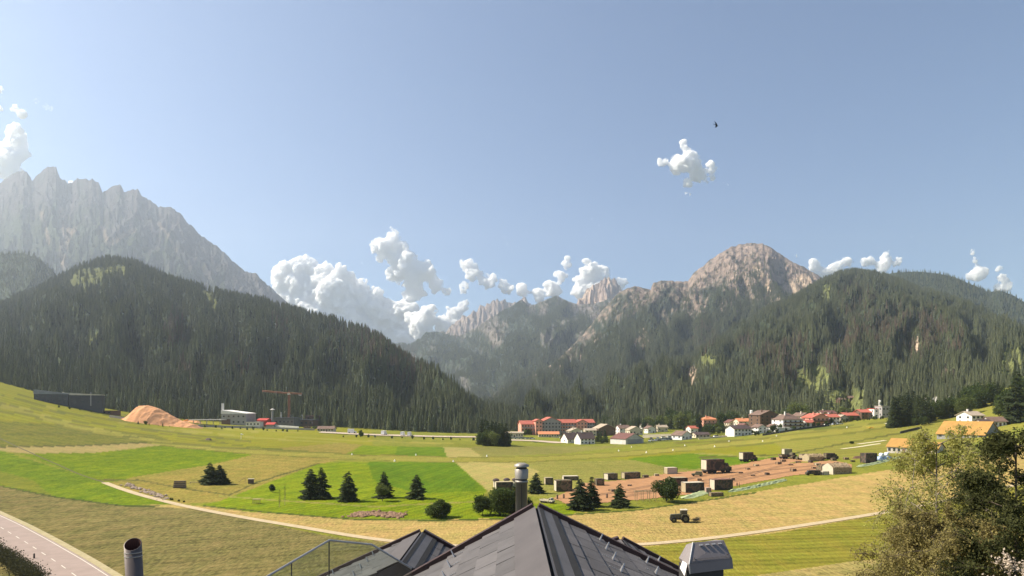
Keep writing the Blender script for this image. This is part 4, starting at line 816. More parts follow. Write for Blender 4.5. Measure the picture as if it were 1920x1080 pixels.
fir_tree("spruce_tree", "bushy tall spruce hiding a camouflaged container, left stem", "spruce tree", 1088, 956, 60, 46, 10, SPL)
fir_tree("spruce_tree", "thin spruce stem rising at the right of the bushy tall spruce", "spruce tree", 1110, 950, 58, 34, 11, SPL)
fir_tree("spruce_tree", "narrow spruce between the bushy spruce and the timber frame", "spruce tree", 1162, 951, 46, 38, 12, SPL)
leaf_tree("leaf_tree", "bulb shaped light olive bush on a thin stem before a spruce", "tree", 717, 940, 32, 32, 13, LEAFL, 2600, .22, .32)
leaf_tree("bush", "round dark green bush at the lower edge of the meadow", "bush", 822, 970, 38, 50, 14, LEAFD, 6000, .24, .01)
leaf_tree("bush", "small dark shrub alone on the bright green strip", "bush", 510, 923, 15, 13, 15, LEAFD, 900, .22, .12)
leaf_tree("bush", "wide dark bush left of the steel chimney", "bush", 938, 967, 54, 62, 16, LEAFD, 9000, .26, .01)
leaf_tree("bush", "lower dark bush at the left end of the chimney bushes", "bush", 905, 966, 38, 44, 17, LEAFD, 4500, .24, .01)
leaf_tree("leaf_tree", "large round dark tree at the end of the camouflaged containers", "tree", 1250, 941, 48, 52, 18, LEAFD, 9000, .26, .01)
leaf_tree("bush", "dense dark bush between the two chimney spruces", "bush", 985, 963, 36, 34, 19, LEAFD, 2600, .24, .05)
leaf_tree("bush", "low shrub at the far left top of the slope, left one of two", "bush", 8, 724, 8, 14, 20, LEAFD, 500, .5, .05)
leaf_tree("bush", "low shrub at the far left top of the slope, right one of two", "bush", 20, 727, 7, 10, 21, LEAFD, 400, .5, .05)
leaf_tree("bush", "brown round bush before the rusty factory hall", "bush", 576, 806, 8, 16, 22, mat("brown_leaves", (.16, .10, .07), None, 2, .9), 700, .5, .05)
leaf_tree("bush", "pale green bush between brown bush and tan house", "bush", 591, 806, 8, 12, 23, LEAFL, 500, .5, .05)
leaf_tree("bush", "dark bush at the gravel lane beside the white van", "bush", 677, 819, 12, 10, 24, LEAFD, 700, .5, .05)
leaf_tree("bush", "tiny dark bush alone by the grass runway edge", "bush", 1597, 832, 5, 9, 25, LEAFD, 300, .4, .05)
# small tree stock for the village: one mesh each, copied
STOCK = {}
def stock():
    for i, (h, r) in enumerate(((18, 3.4), (16, 3.8), (20, 3.6))):
        STOCK['fir', i] = fir_crown(h, r, 100 + i).tube((0, 0, -1), (0, 0, h * .4), .3, .1, 5).mesh("conifer_tree", FIR)
    for i, (h, r) in enumerate(((12, 4.6), (10, 4.2), (14, 4.8))):
        for nm, m in (('leaf', LEAFD), ('light', LEAFL)):
            V, Fc = round_crown(h, r, h * .1, 2200, .45, 200 + i); STOCK[nm, i] = npmesh("leaf_tree", V, Fc, m)
stock()
def plant(kind, px, py, hp, label, group, jit=0.0, sink=0.0):
    p = G(px, py); k = p.y / F; i = random.randrange(3); me = STOCK[kind, i]; h0 = {'fir': (18, 16, 20), 'leaf': (12, 10, 14), 'light': (12, 10, 14)}[kind][i]
    o = obj("conifer_tree" if kind == 'fir' else "leaf_tree", me, None, (p.x, p.y, p.z - .4 - sink)); s = hp * k / h0; o.scale = (s * random.uniform(.85, 1.1), s * random.uniform(.85, 1.1), s); o.rotation_euler = (0, 0, random.uniform(0, 6.28))
    return tag(o, label, "tree", group)
def belt(kinds, pts, n, h0, h1, label, group, dy=3.0):
    xs = [q[0] for q in pts]; ys = [q[1] for q in pts]
    for i in range(n):
        px = xs[0] + (xs[-1] - xs[0]) * (i + random.uniform(.1, .9)) / n; kd = random.choice(kinds)
        plant(kd, px, np.interp(px, xs, ys) - random.uniform(0, dy), random.uniform(h0, h1), label[0 if kd == 'fir' else 1] if isinstance(label, tuple) else label, group)
belt(['fir'], [(902, 836), (950, 838)], 16, 34, 50, "dark conifer in the dense clump standing alone before the forest", "conifers of the lone clump", 5)
belt(['leaf', 'light'], [(897, 836), (954, 838)], 7, 22, 30, "leafy tree skirting the dense lone conifer clump", "leafy trees of the lone clump", 2)
belt(['leaf', 'light', 'fir'], [(1195, 812), (1310, 812)], 26, 16, 34, ("conifer in the belt between hangar and orange roofed villa", "leafy tree in the belt between hangar and orange roofed villa"), "trees behind the car park", 10)
belt(['fir', 'leaf'], [(1248, 806), (1305, 806)], 12, 26, 38, ("tall dark conifer rising behind the car park", "tall leafy tree rising behind the car park"), "tall trees behind the car park", 6)
belt(['leaf', 'light'], [(1318, 818), (1368, 814)], 11, 14, 22, "leafy tree in front of the orange roofed villa", "trees before the orange roofed villa", 4)
belt(['fir'], [(1306, 812), (1314, 810)], 2, 30, 36, "dark conifer hugging the left wall of the orange roofed villa", "conifers left of the villa", 2)
belt(['fir', 'leaf'], [(1352, 806), (1380, 804)], 7, 22, 34, ("conifer between the orange roofed villa and the long orange roof", "leafy tree between the orange roofed villa and the long orange roof"), "trees right of the villa", 4)
belt(['leaf'], [(1410, 818), (1425, 816)], 2, 9, 11, "small round tree in the garden of the white long house", "garden trees of the white long house", 1)
belt(['leaf', 'fir'], [(1448, 812), (1466, 808)], 5, 12, 17, ("small conifer below the big chalet", "small leafy tree below the big chalet"), "garden trees below the chalet", 3)
belt(['light'], [(1474, 793), (1508, 788)], 6, 26, 34, "bright green leafy tree rising behind the large cream house", "bright trees behind the cream house", 4)
belt(['fir', 'leaf'], [(1508, 796), (1530, 792)], 5, 12, 18, ("conifer between cream house and salmon chalet", "leafy tree between cream house and salmon chalet"), "trees by the salmon chalet", 3)
belt(['fir'], [(1535, 782), (1660, 770)], 22, 14, 24, "dark conifer behind the red roofed village houses", "conifers behind the red roofs", 5)
belt(['leaf', 'fir'], [(1576, 793), (1660, 786)], 13, 6, 11, ("small conifer in the hedge before the red roofed chalets", "low hedge tree before the red roofed chalets"), "hedge before the red roofed chalets", 1.5)
belt(['fir'], [(1672, 803), (1742, 795)], 22, 46, 64, "tall dark conifer in the dense grove at the village end", "conifers of the village end grove", 9)
belt(['leaf'], [(1666, 802), (1740, 798)], 7, 14, 22, "low leafy tree at the foot of the conifer grove", "leafy trees of the village end grove", 2)
belt(['fir', 'leaf', 'light', 'fir'], [(1742, 792), (1815, 780)], 17, 26, 46, ("conifer above the big ochre barn", "leafy tree above the big ochre barn"), "trees above the ochre barn", 8)
belt(['fir', 'leaf', 'fir'], [(1815, 776), (1925, 752)], 24, 30, 46, ("conifer on the upper slope at the right edge", "leafy tree on the upper slope at the right edge"), "trees of the upper right slope", 14)
belt(['leaf', 'light'], [(1868, 790), (1925, 762)], 9, 26, 44, "leafy tree behind the long white house at the right edge", "trees behind the long white house", 4)
belt(['leaf', 'light', 'leaf'], [(1362, 816), (1440, 814), (1590, 794)], 20, 7, 12, 'small leafy garden tree along the village front', 'garden trees along the village front', 3)
belt(['leaf', 'fir', 'light'], [(1380, 800), (1480, 796), (1600, 784)], 18, 16, 26, ('conifer rising between the village roofs', 'leafy tree rising between the village roofs'), 'trees between the village roofs', 4)
plant('fir', 1906, 792, 100, "tallest conifer at the right picture edge", None); plant('leaf', 1893, 790, 58, "broad olive tree beside the tallest right edge conifer", None)
belt(['leaf', 'fir'], [(1040, 818), (1062, 822)], 3, 9, 13, ("small conifer right of the orange hall", "small leafy tree right of the orange hall"), "trees by the orange hall", 2)
belt(['leaf'], [(1068, 817), (1100, 815)], 6, 16, 24, "dark round tree before the right wing of the red hotel", "trees before the hotel wing", 3)
belt(['fir'], [(1120, 829), (1136, 830)], 3, 22, 28, "dark pointed conifer right of the white farmhouse", "conifers by the farmhouse", 1)
belt(['leaf', 'light'], [(1116, 832), (1150, 832)], 5, 9, 15, "small leafy tree between the farmhouse and the hangar", "garden trees by the farmhouse", 1)
belt(['leaf', 'fir'], [(1125, 806), (1200, 806)], 12, 14, 26, ("conifer behind the timber barn", "leafy tree behind the timber barn"), "trees behind the barn", 4)
belt(['leaf', 'light'], [(980, 817), (1012, 817)], 6, 8, 14, "small leafy tree at the red hotel entrance", "trees at the hotel entrance", 2)
belt(['leaf'], [(100, 763), (185, 775)], 4, 4, 6, "tiny shrub at the foot of the dark blocks", "shrubs below the dark blocks", 1)
belt(['leaf', 'fir'], [(255, 795), (320, 802)], 6, 4, 9, ("tiny conifer before the chip heap", "tiny shrub before the chip heap"), "shrubs before the chip heap", 1)
belt(['leaf', 'light'], [(380, 803), (560, 811)], 14, 4, 7, "small shrub along the grey factory wall", "shrubs along the factory wall", 2)
belt(['leaf'], [(640, 820), (900, 827)], 13, 4, 8, "low shrub on the bank of the gravel lane", "shrubs along the gravel lane", 1.5)
for nm, grp, n_, row0 in (("big alpine spruce scattered on the hill clearing", "spruces on the clearing", 9, 758),):
    for i in range(n_):
        px, row = random.uniform(1545, 1615), random.uniform(742, 770); hp = hill_point(r2, px, row)
        o = obj("conifer_tree", STOCK['fir', i % 3], None, (hp.x, hp.y, hp.z - 1)); o.scale = (.6,) * 3; tag(o, nm, "tree", grp)

# ------------------------------------------------------------------ army camp
def camo(name, a, b_, c_, scale=.55):
    m, nt, b = nodes(name); L = nt.links.new; N = nt.nodes.new; tc = N("ShaderNodeTexCoord"); n = N("ShaderNodeTexNoise"); n.inputs["Scale"].default_value = scale; n.inputs["Detail"].default_value = 1.5
    L(tc.outputs["Object"], n.inputs["Vector"]); r = N("ShaderNodeValToRGB"); r.color_ramp.interpolation = 'CONSTANT'
    r.color_ramp.elements[0].color = (*a, 1); r.color_ramp.elements[1].position = .46; r.color_ramp.elements[1].color = (*b_, 1); e = r.color_ramp.elements.new(.56); e.color = (*c_, 1)
    L(n.outputs[0], r.inputs[0]); L(r.outputs[0], b.inputs["Base Color"]); b.inputs["Roughness"].default_value = .85; b.inputs["Specular IOR Level"].default_value = .2; return m
CAMO = camo("camouflage", (.085, .075, .050), (.20, .145, .09), (.10, .105, .058)); CAMOD = camo("dark_camouflage", (.052, .046, .040), (.125, .08, .06), (.066, .066, .046))
TAN = mat("tan_canvas", (.40, .33, .20), (.32, .26, .16), .8, .9); WOODX = mat('board_wood', (.30, .20, .12), (.20, .13, .08), 2, .9, stretch=(.3, 1, 3)); TYRE = mat("tyre_rubber", (.022, .021, .020), None, 3, .9); OLIVE = mat("olive_paint", (.14, .135, .075), (.10, .10, .055), .8, .7)
LIGHTC = mat("pale_canvas", (.55, .48, .36), (.46, .40, .30), .6, .9); DGREY = mat("dark_metal", (.06, .055, .05), None, 2, .6)
CONT = "army containers and crates of the camp"
def crate(label, px, py, wp, hp, dep, rot, m, end=None, name="container", cat="container", top=None, roofm=None):
    p = G(px, py); k = p.y / F; W = wp * k * .93; H = hp * k; t = thing(name, label, cat, p, math.radians(rot), CONT); b = MB(); b.box(-W / 2, W / 2, 0, dep, .12, H - .06); n = max(3, int(W / .7))
    for i in range(n): x = -W / 2 + W * (i + .5) / n; b.box(x - .1, x + .1, -.06, -.002, .2, H - .15)
    b.build("body", m, t); b = MB()
    for x in (-W / 2, W / 2):
        for y in (0, dep): b.box(x - .09, x + .09, y - .09, y + .09, -.3, H + .02)
    b.build("frame", DGREY, t); MB().box(-W / 2 - .03, W / 2 + .03, -.04, dep + .04, H - .05, H + .05).build("roof", roofm or m, t)
    if end: MB().box(-W / 2 - .05, -W / 2 - .003, .15, dep - .15, .2, H - .2).build("door", end, t)  # bright left end: sunlight put into the panel colour
    return t
crate("dark camouflaged container seen above the bushes left of the chimney", 946, 921, 33, 17, 3, 10, CAMOD, LIGHTC, roofm=TAN)
crate("small olive crate alone on the grass right of the chimney spruce", 1030, 909, 15, 13, 2.5, 12, CAMO, TAN, roofm=TAN)
crate("pale topped low crate behind the wavy patterned container", 1071, 901, 30, 8, 3, 8, CAMO, LIGHTC, roofm=LIGHTC)
crate("wavy patterned camouflage container left of the bushy spruce", 1058, 922, 32, 21, 3.4, 10, CAMO, LIGHTC)
crate("small dark crate just right of the bushy spruce", 1126, 911, 15, 13, 2.5, 12, CAMO, None)
crate("square crate with a pale left half and dark right half", 1149, 900, 22, 12, 3, 25, CAMO, LIGHTC)
crate("long low crate with a white mark in the far row", 1186, 898, 34, 12, 3, 16, CAMO, TAN)
crate("pale tan crate alone at the upper edge of the dirt yard", 1261, 889, 22, 12, 3, 18, LIGHTC, TAN, roofm=LIGHTC)
crate("dark container partly behind the large round dark tree", 1274, 911, 34, 15, 3.2, 14, CAMOD, TAN, roofm=TAN)
crate("dark container with pale roof edge between tree and pinkish crate", 1303, 924, 40, 19, 3.2, 14, CAMOD, TAN, roofm=LIGHTC)
crate("reddish camouflaged container with lit end wall above the green tarpaulin", 1357, 919, 40, 20, 3.2, 14, CAMOD, LIGHTC, roofm=mat("rust_brown", (.26, .13, .09), None, .8, .8))
crate("small pinkish crate between the two nearest containers", 1329, 925, 9, 10, 1.6, 10, mat("pinkish_board", (.46, .32, .25), None, 1, .9), None, "crate", "crate")
crate("small tan box open at the front beside the big netted tent", 1549, 891, 12, 7, 2, 10, LIGHTC, None, "crate", "crate")
crate("black container beside the blue wrapped bales", 1634, 868, 27, 18, 3.2, 16, CAMOD, None)
crate("tan container on the far truck row, standing tallest", 1478, 852, 16, 10, 2.6, 12, TAN, LIGHTC)
for i, (px, py, wp, hp, rot, m_, lb_) in enumerate(((1470, 866, 8, 4, 10, WOODX, "small brown board pile before the leftmost far truck"), (1497, 868, 9, 3, -10, WOODX, "flat board pile on the yard below the far jeeps"), (1420, 874, 7, 3, 20, TAN, "tan pallet alone on the yard right of the dark truck"), (1389, 888, 8, 3, 5, WOODX, "low board pile right of the large dark truck"), (1535, 873, 9, 4, 12, TAN, "tan board pile below the far tent"), (1565, 864, 8, 5, 15, CAMO, "camouflaged crate at the right end of the far truck row"), (1588, 862, 7, 4, 0, WOODX, "brown board pile right of the far truck row"), (1212, 896, 9, 5, 15, CAMO, "small camouflaged crate right of the long marked crate"), (1232, 893, 7, 4, 10, TAN, "small tan crate between marked crate and pale crate"), (1092, 912, 9, 6, 12, CAMO, "small camouflaged crate above the bushy spruce"), (1008, 905, 8, 5, 10, TAN, "small tan crate behind the chimney spruce"), (1345, 931, 26, 7, 14, camo("net_pile", (.20, .14, .08), (.30, .21, .12), (.14, .12, .07), 2.0), "brown camouflage net heap between the two tarpaulins"))):
    crate(lb_, px, py, wp, hp, 1.6, rot, m_, None, "crate", "crate")
for i, (px, py) in enumerate(((1404, 881), (1452, 863), (1462, 871), (1483, 873), (1522, 868), (1528, 879), (1571, 871), (1600, 866), (1375, 901), (1412, 893), (1440, 891), (1490, 884), (1312, 902), (1240, 905), (1180, 912), (1150, 922))):
    crate("small brown board bundle lying about the dirt yard", px, py, random.uniform(5, 9), random.uniform(2.5, 5), 1.4, random.uniform(-20, 40), (WOODX, CAMOD, WOODX)[i % 3], None, "board_bundle", "bundle")
def wheel_mesh(r, w): return MB().lathe([(0, -w / 2), (r * .55, -w / 2), (r * .6, -w * .4), (r, -w * .5), (r, w * .5), (r * .6, w * .4), (r * .55, w / 2), (0, w / 2)], 14).mesh("wheel", TYRE)
WM = wheel_mesh(.55, .4)
def truck(label, px, py, lp, rot, m, box='box', boxm=None, endm=None, L=7.6, hs=1.0, rear=False, name="army_truck"):
    p = G(px, py); k = p.y / F; s = lp * k / L / .95; t = thing(name, label, "truck", p, math.radians(rot), "army trucks in the camp"); t.scale = (s, s, s)
    MB().box(-3.6, 3.7, -1.0, 1.0, .62, .9).box(3.55, 3.75, -1.2, 1.2, .55, .95).build("chassis", DGREY, t)
    c = MB().prism([(1.75, .9), (3.75, .9), (3.75, 1.55), (2.95, 1.75), (2.65, 2.55), (1.75, 2.6)], -1.18, 1.18).build("cab", m, t)
    MB().add([(2.98, -1.0, 1.78), (2.98, 1.0, 1.78), (2.72, 1.0, 2.45), (2.72, -1.0, 2.45)], [(0, 1, 2, 3)]).build("windscreen", GLASS, c); MB().box(1.95, 2.6, -1.21, -1.185, 1.75, 2.35).build("side_window", GLASS, c)
    H = 3.15 * hs
    if box == 'box':
        b = MB().box(-3.7, 1.55, -1.22, 1.22, .95, H); bb = b.build("cargo_box", boxm or m, t)
        for i in range(5): pass
        MB().box(-3.74, -3.705, -1.05, 1.05, 1.05, H - .12).build("door", endm or LIGHTC, bb); MB().box(-3.72, 1.57, -1.24, 1.24, H, H + .06).build("roof", boxm or m, bb)  # rear door paler than the box: sunlight put into its colour
    else:
        bb = MB().box(-3.7, 1.5, -1.2, 1.2, .95, 1.1).box(-3.7, 1.5, -1.2, -1.12, 1.1, 1.75).box(-3.7, 1.5, 1.12, 1.2, 1.1, 1.75).box(-3.7, -3.62, -1.12, 1.12, 1.1, 1.75).box(1.42, 1.5, -1.12, 1.12, 1.1, 2.4).build("cargo_bed", boxm or m, t)
    for x in (-2.7, -1.35, 2.75):
        for y in (-1.0, 1.0): w = obj("wheel", WM, t, (x, y, .55)); w.rotation_euler = (math.pi / 2, 0, 0)
    return t
truck("large dark army truck with sunlit tan rear doors parked on the dirt yard", 1343, 887, 54, 20, CAMOD, 'box', CAMOD, LIGHTC, hs=1.1)
truck("dark army truck with sunlit pale rear doors on the green field edge", 1403, 865, 34, 24, CAMOD, 'box', CAMOD, LIGHTC, hs=1.15)
truck("small pale open bed truck parked beside the chimney spruce", 1026, 943, 28, -38, LIGHTC, 'bed', LIGHTC, L=7.6)
truck("leftmost truck of the far row carrying the tall tan box", 1477, 860, 32, 14, CAMO, 'bed', CAMO)
truck("dark truck with square box in the middle of the far row", 1510, 862, 26, 30, CAMOD, 'box', CAMOD, TAN, hs=.95)
truck("dark covered truck at the right end of the far row", 1558, 861, 26, 14, CAMOD, 'box', CAMOD, CAMO, hs=1.0)
truck("low dark truck with lit front at the lower right of the yard", 1524, 891, 25, 178, CAMOD, 'box', CAMOD, CAMO, hs=.85)
def jeep(label, px, py, lp, rot, m):
    p = G(px, py); k = p.y / F; s = lp * k / 4.2; t = thing("jeep", label, "jeep", p, math.radians(rot), "jeeps in the camp"); t.scale = (s, s, s)
    MB().prism([(-2, .5), (2, .5), (2.05, .95), (.75, 1.1), (-2, 1.1)], -.85, .85).build("body", m, t); MB().prism([(-1.9, 1.102), (.7, 1.102), (.35, 1.8), (-1.85, 1.8)], -.78, .78).build("cabin", m, t)
    MB().add([(.73, -.65, 1.15), (.73, .65, 1.15), (.42, .65, 1.72), (.42, -.65, 1.72)], [(0, 1, 2, 3)]).build("windscreen", GLASS, t)
    for x in (-1.25, 1.3):
        for y in (-.8, .8): w = obj("wheel", WM, t, (x, y, .4)); w.rotation_euler = (math.pi / 2, 0, 0); w.scale = (.72,) * 3
jeep("olive jeep in front of the large dark truck", 1307, 893, 21, 165, OLIVE); jeep("dark jeep next to the leftmost truck of the far row", 1489, 861, 15, 20, CAMO); jeep("grey green jeep between the trucks of the far row", 1499, 862, 14, 15, OLIVE)
def tent(label, px, py, wp, hp, dep, rot, m, end):
    p = G(px, py); k = p.y / F; W = wp * k * .92; H = hp * k; t = thing("army_tent", label, "tent", p, math.radians(rot)); n = 14; rows = []
    rg = np.random.default_rng(int(px)); prof = [(0, -.1), (.02, .62), (.18, .8), (.5, 1.0), (.82, .8), (.98, .62), (1, -.1)]
    V = np.array([(-W / 2 + W * i / n, q[0] * dep, q[1] * H + (.10 * rg.normal() if 0 < j < 6 else 0)) for i in range(n + 1) for j, q in enumerate(prof)])
    obj("canvas", npmesh("canvas", V, gridfaces(n + 1, 7), m), t); MB().add([(-W / 2 - .05, q[0] * dep, q[1] * H) for q in prof], [(6, 5, 4, 3, 2, 1, 0)]).build("end_flap", end, t); return t
tent("large tan camouflage net tent at the lower right of the yard", 1580, 889, 46, 20, 6, 16, camo("camo_net", (.22, .15, .085), (.36, .27, .16), (.28, .20, .12), 1.6), LIGHTC)
tent("tan army tent with lit front in the far truck row", 1532, 865, 36, 14, 5, 14, camo("tent_canvas", (.24, .17, .09), (.35, .26, .14), (.12, .09, .05), .5), TAN)
tent("small dark slanted canopy next to the big netted tent", 1551, 884, 16, 13, 4, 30, CAMOD, CAMO)
heap("earth_heap", "small brown earth heap on the grass left of the black container", "heap", G(1608, 859), [(-3, .1), (-1.5, 1.3), (1, 1.6), (3, .1)], 2, mat("brown_earth", (.15, .085, .055), None, 1, 1), 5)
def umbrella(label, px, py):
    p = G(px, py); k = p.y / F; t = thing("round_tank", label, "tank", p, 0, "round topped tanks behind the dark container"); MB().lathe([(0, -.2), (1.0, -.2), (1.0, 2.2), (0, 2.2)], 14).build("tank_body", LIGHTC, t); MB().lathe([(1.25, 2.21), (1.2, 2.6), (.6, 3.0), (0, 3.1)], 14).build("lid", DROOF, t)
umbrella("round topped tank peeping over the dark container, left one", 930, 913); umbrella("round topped tank peeping over the dark container, middle one", 950, 912); umbrella("round topped tank peeping over the dark container, at the chimney", 966, 912)
TARP = mat("green_tarp", (.42, .46, .25), (.28, .33, .17), 1.2, .95, spec=.1, bump=.5)
def tarp(label, pts, w, seed):
    W = [G(*q) for q in pts]; V = []; d = np.cumsum([0] + [(W[i + 1] - W[i]).length for i in range(len(W) - 1)]); n = max(8, int(d[-1] / .8)); m_ = 7
    for s in np.linspace(0, d[-1], n):
        c = Vector([np.interp(s, d, [q[j] for q in W]) for j in range(3)]); i = min(len(W) - 2, max(0, int(np.searchsorted(d, s) - 1))); t = (W[i + 1] - W[i]).normalized(); nn = Vector((-t.y, t.x, 0)); e = min(1, s / 3 + .25, (d[-1] - s) / 3 + .25)
        for j in range(m_):
            o = (j / (m_ - 1) - .5) * w * e; x, y = c.x + nn.x * o, c.y + nn.y * o; V.append((x, y, float(gz(x, y)) + .06 + .75 * e * math.cos((j / (m_ - 1) - .5) * 3.0) ** 2 + .22 * float(pn(s * .5, j * .7, seed))))
    return tag(obj("tarpaulin", npmesh("tarpaulin", np.array(V), gridfaces(n, m_), TARP)), label, "tarpaulin", "green tarpaulins along the yard edge")
tarp("crumpled green tarpaulin below the dark containers by the round tree", [(1281, 935), (1300, 930), (1325, 922)], 4.2, 1)
tarp("long thin green tarpaulin strip along the yard's lower edge", [(1365, 923), (1400, 917), (1440, 908), (1474, 900)], 2.4, 2)
tarp("green tarpaulin strip below the black container and bales", [(1606, 876), (1630, 872), (1660, 865), (1690, 858)], 2.6, 3)
BLUE = mat("blue_film", (.42, .52, .68), (.32, .42, .60), 1.5, .25, spec=.6); WFILM = mat("white_film", (.72, .74, .76), (.6, .62, .66), 1.5, .3)
def bale(label, px, py, r, m, dz=0.0):
    p = G(px, py); k = p.y / F; R_ = r * k; t = MB().lathe([(0, -R_ * .95), (R_ * .75, -R_ * .95), (R_ * .96, -R_ * .8), (R_, 0), (R_ * .96, R_ * .8), (R_ * .75, R_ * .95), (0, R_ * .95)], 18).build("silage_bale", m, None, (p.x, p.y, p.z + R_ + dz * k), 0, True); t.rotation_euler = (math.pi / 2, 0, .3)
    return tag(t, label, "silage bale", "wrapped silage bales by the black container")
bale("blue silage bale in the lower row, nearest the black container", 1649, 865, 4.6, BLUE); bale("light blue silage bale in the middle of the lower row", 1657, 864, 4.6, BLUE); bale("bluish silage bale at the right end of the lower row", 1666, 862, 4.4, BLUE)
bale("white silage bale lying on top of the blue bales", 1653, 864.5, 3.9, WFILM, 7.4); bale("white and dark silage bale, topmost at the right", 1663, 863, 4.0, WFILM, 7.2)
# trestle frame, stumps, soldiers
WOODL = mat("pale_wood", (.40, .31, .19), (.32, .24, .14), 2, .9); WOODD = mat("grey_brown_wood", (.17, .125, .095), (.11, .08, .06), 2.5, .9, stretch=(.3, 1, 3))
p = G(1212, 940); t = thing("timber_frame", "open timber frame on thin posts beside the large round tree", "frame", p, .12)
fb = MB(); fb.box(-3.4, 3.4, -.08, .08, 2.9, 3.05).box(-3.4, 3.4, 1.92, 2.08, 2.9, 3.05)
for x in np.linspace(-3.2, 3.2, 7): fb.box(x - .05, x + .05, .08, 1.92, 2.92, 3.0)
fb.build("top_rails", WOODL, t)
for x in (-2.9, -1, 1, 2.9):
    for y in (0, 2): MB().box(x - .07, x + .07, y - .07, y + .07, -.3, 2.9).build("post", WOODL, t)
for i, (px, py, lb_) in enumerate(((1045, 936, "small wooden stump left of the bushy spruce"), (1057, 935, "small wooden stump next to the bushy spruce trunk"), (1138, 934, "reddish stump alone on the yard between two spruces"))):
    p = G(px, py); tag(MB().lathe([(0, -.2), (.32, -.2), (.27, 1.3), (.22, 1.42), (0, 1.42)], 10).build("post_stump", WOODD, None, p), lb_, "stump")
def person(label, px, py, rz, walk=.25, m=None):
    p = G(px, py); t = thing("person", label, "person", p, rz, "soldiers standing in the camp")
    me = bpy.data.meshes.new("body"); B = [((0, 0, .98), .15), ((0, 0, 1.22), .15), ((0, 0, 1.42), .17), ((0, 0, 1.52), .065), ((0, 0, 1.60), .075), ((0, 0, 1.68), .105), ((0, 0, 1.78), .075), ((.09, 0, .92), .105), ((.10, walk * .4, .50), .075), ((.10, walk * .2, .08), .05), ((.10, walk * .2 - .17, .05), .045), ((-.09, 0, .92), .105), ((-.10, -walk * .4, .50), .075), ((-.10, -walk * .5, .08), .05), ((-.10, -walk * .5 - .17, .05), .045), ((.21, 0, 1.40), .065), ((.27, .03, 1.13), .05), ((.26, -.08, .88), .04), ((-.21, 0, 1.40), .065), ((-.27, .03, 1.13), .05), ((-.26, -.1, .88), .04)]
    E = [(0, 1), (1, 2), (2, 3), (3, 4), (4, 5), (5, 6), (0, 7), (7, 8), (8, 9), (9, 10), (0, 11), (11, 12), (12, 13), (13, 14), (2, 15), (15, 16), (16, 17), (2, 18), (18, 19), (19, 20)]
    me.from_pydata([b[0] for b in B], E, []); o = obj("body", me, t); md = o.modifiers.new("s", 'SKIN'); sk = me.skin_vertices[0].data
    for i, b in enumerate(B): sk[i].radius = (b[1], b[1] * .8); sk[i].use_root = (i == 0)
    o.modifiers.new("u", 'SUBSURF').render_levels = 1; me.materials.append(m or OLIVE)
    MB().lathe([(.125, 1.68), (.12, 1.76), (.07, 1.83), (0, 1.845)], 12).build("cap", CAMOD, t)
person("standing soldier in dark clothes right of the reddish container, left one", 1382, 914, .4, .1, CAMOD); person("standing soldier in dark clothes right of the reddish container, right one", 1386, 914, -2.0, .2, CAMOD); person("soldier standing alone at the top of the dark container by the round tree", 1289, 905, 1.0, .2, CAMO)
# tractor with rake on the hay
def tractor(label, px, py, rz, sc_=1.0):
    p = G(px, py); t = thing("tractor", label, "tractor", p, rz); s = sc_; t.scale = (s, s, s); GRNP = mat("tractor_paint", (.13, .12, .075), (.09, .085, .05), 1, .5)
    MB().prism([(-2.6, .95), (-.4, .95), (-.4, 1.85), (-2.4, 1.7), (-2.65, 1.4)], -.42, .42).build("hood", GRNP, t); MB().box(-2.5, 1.0, -.3, .3, .55, .95).build("chassis", DGREY, t)
    c = MB().prism([(-.38, 1.2), (.95, 1.2), (.95, 2.55), (-.15, 2.6), (-.38, 1.9)], -.72, .72).build("cab", GLASS, t); MB().box(-.35, 1.1, -.85, .85, 2.62, 2.8).build("roof", LIGHTC, c)
    fr = MB()
    for x in (-.3, .93):
        for y in (-.74, .74): fr.box(x - .05, x + .05, y - .05, y + .05, 1.2, 2.62)
    fr.build("cab_frame", GRNP, c); MB().tube((-1.3, .35, 1.8), (-1.3, .35, 2.6), .05).build("exhaust", DGREY, t)
    for y in (-.95, .95):
        for x, r in ((.55, .88), (-1.95, .6)):
            w = obj("wheel", wheel_mesh(r, .5), t, (x, y, r)); w.rotation_euler = (math.pi / 2, 0, 0); MB().lathe([(0, -.27), (r * .5, -.27), (r * .5, .27), (0, .27)], 12).build("rim", OLIVE, w)
        MB().prism([(-.3, 1.4), (-.1, 1.83), (1.2, 1.83), (1.45, 1.4), (1.3, 1.38), (1.15, 1.74), (-.05, 1.74), (-.2, 1.36)], y - .26, y + .26).build("fender", GRNP, t)
    return t, p
t, p = tractor("old olive tractor pulling a hay rake across the mown field", 1279, 979, -.08, 1.12)
rk = thing("hay_rake", "hay rake with spoked wheels hitched behind the olive tractor", "hay rake", (p.x + 2.0, p.y - .1, float(gz(p.x + 2, p.y - .1))), -.1)
MB().tube((-.6, 0, .75), (2.2, 0, .7), .07).tube((.6, -1.2, .8), (2.4, 1.2, .8), .06).build("beam", DGREY, rk)
for i in range(4):
    f0 = (i + .3) / 4; b = MB(); c = Vector((.6 + 1.8 * f0, -1.2 + 2.4 * f0, .62)); q = 16
    for j in range(q):
        a0, a1 = 6.283 * j / q, 6.283 * (j + 1) / q; v0 = c + Vector((math.cos(a0), .3 * math.cos(a0), math.sin(a0))) * .6; v1 = c + Vector((math.cos(a1), .3 * math.cos(a1), math.sin(a1))) * .6; b.tube(v0, v1, .04, None, 4); b.tube(c, v0, .025, None, 4)
    b.build("rake_wheel", DGREY, rk)
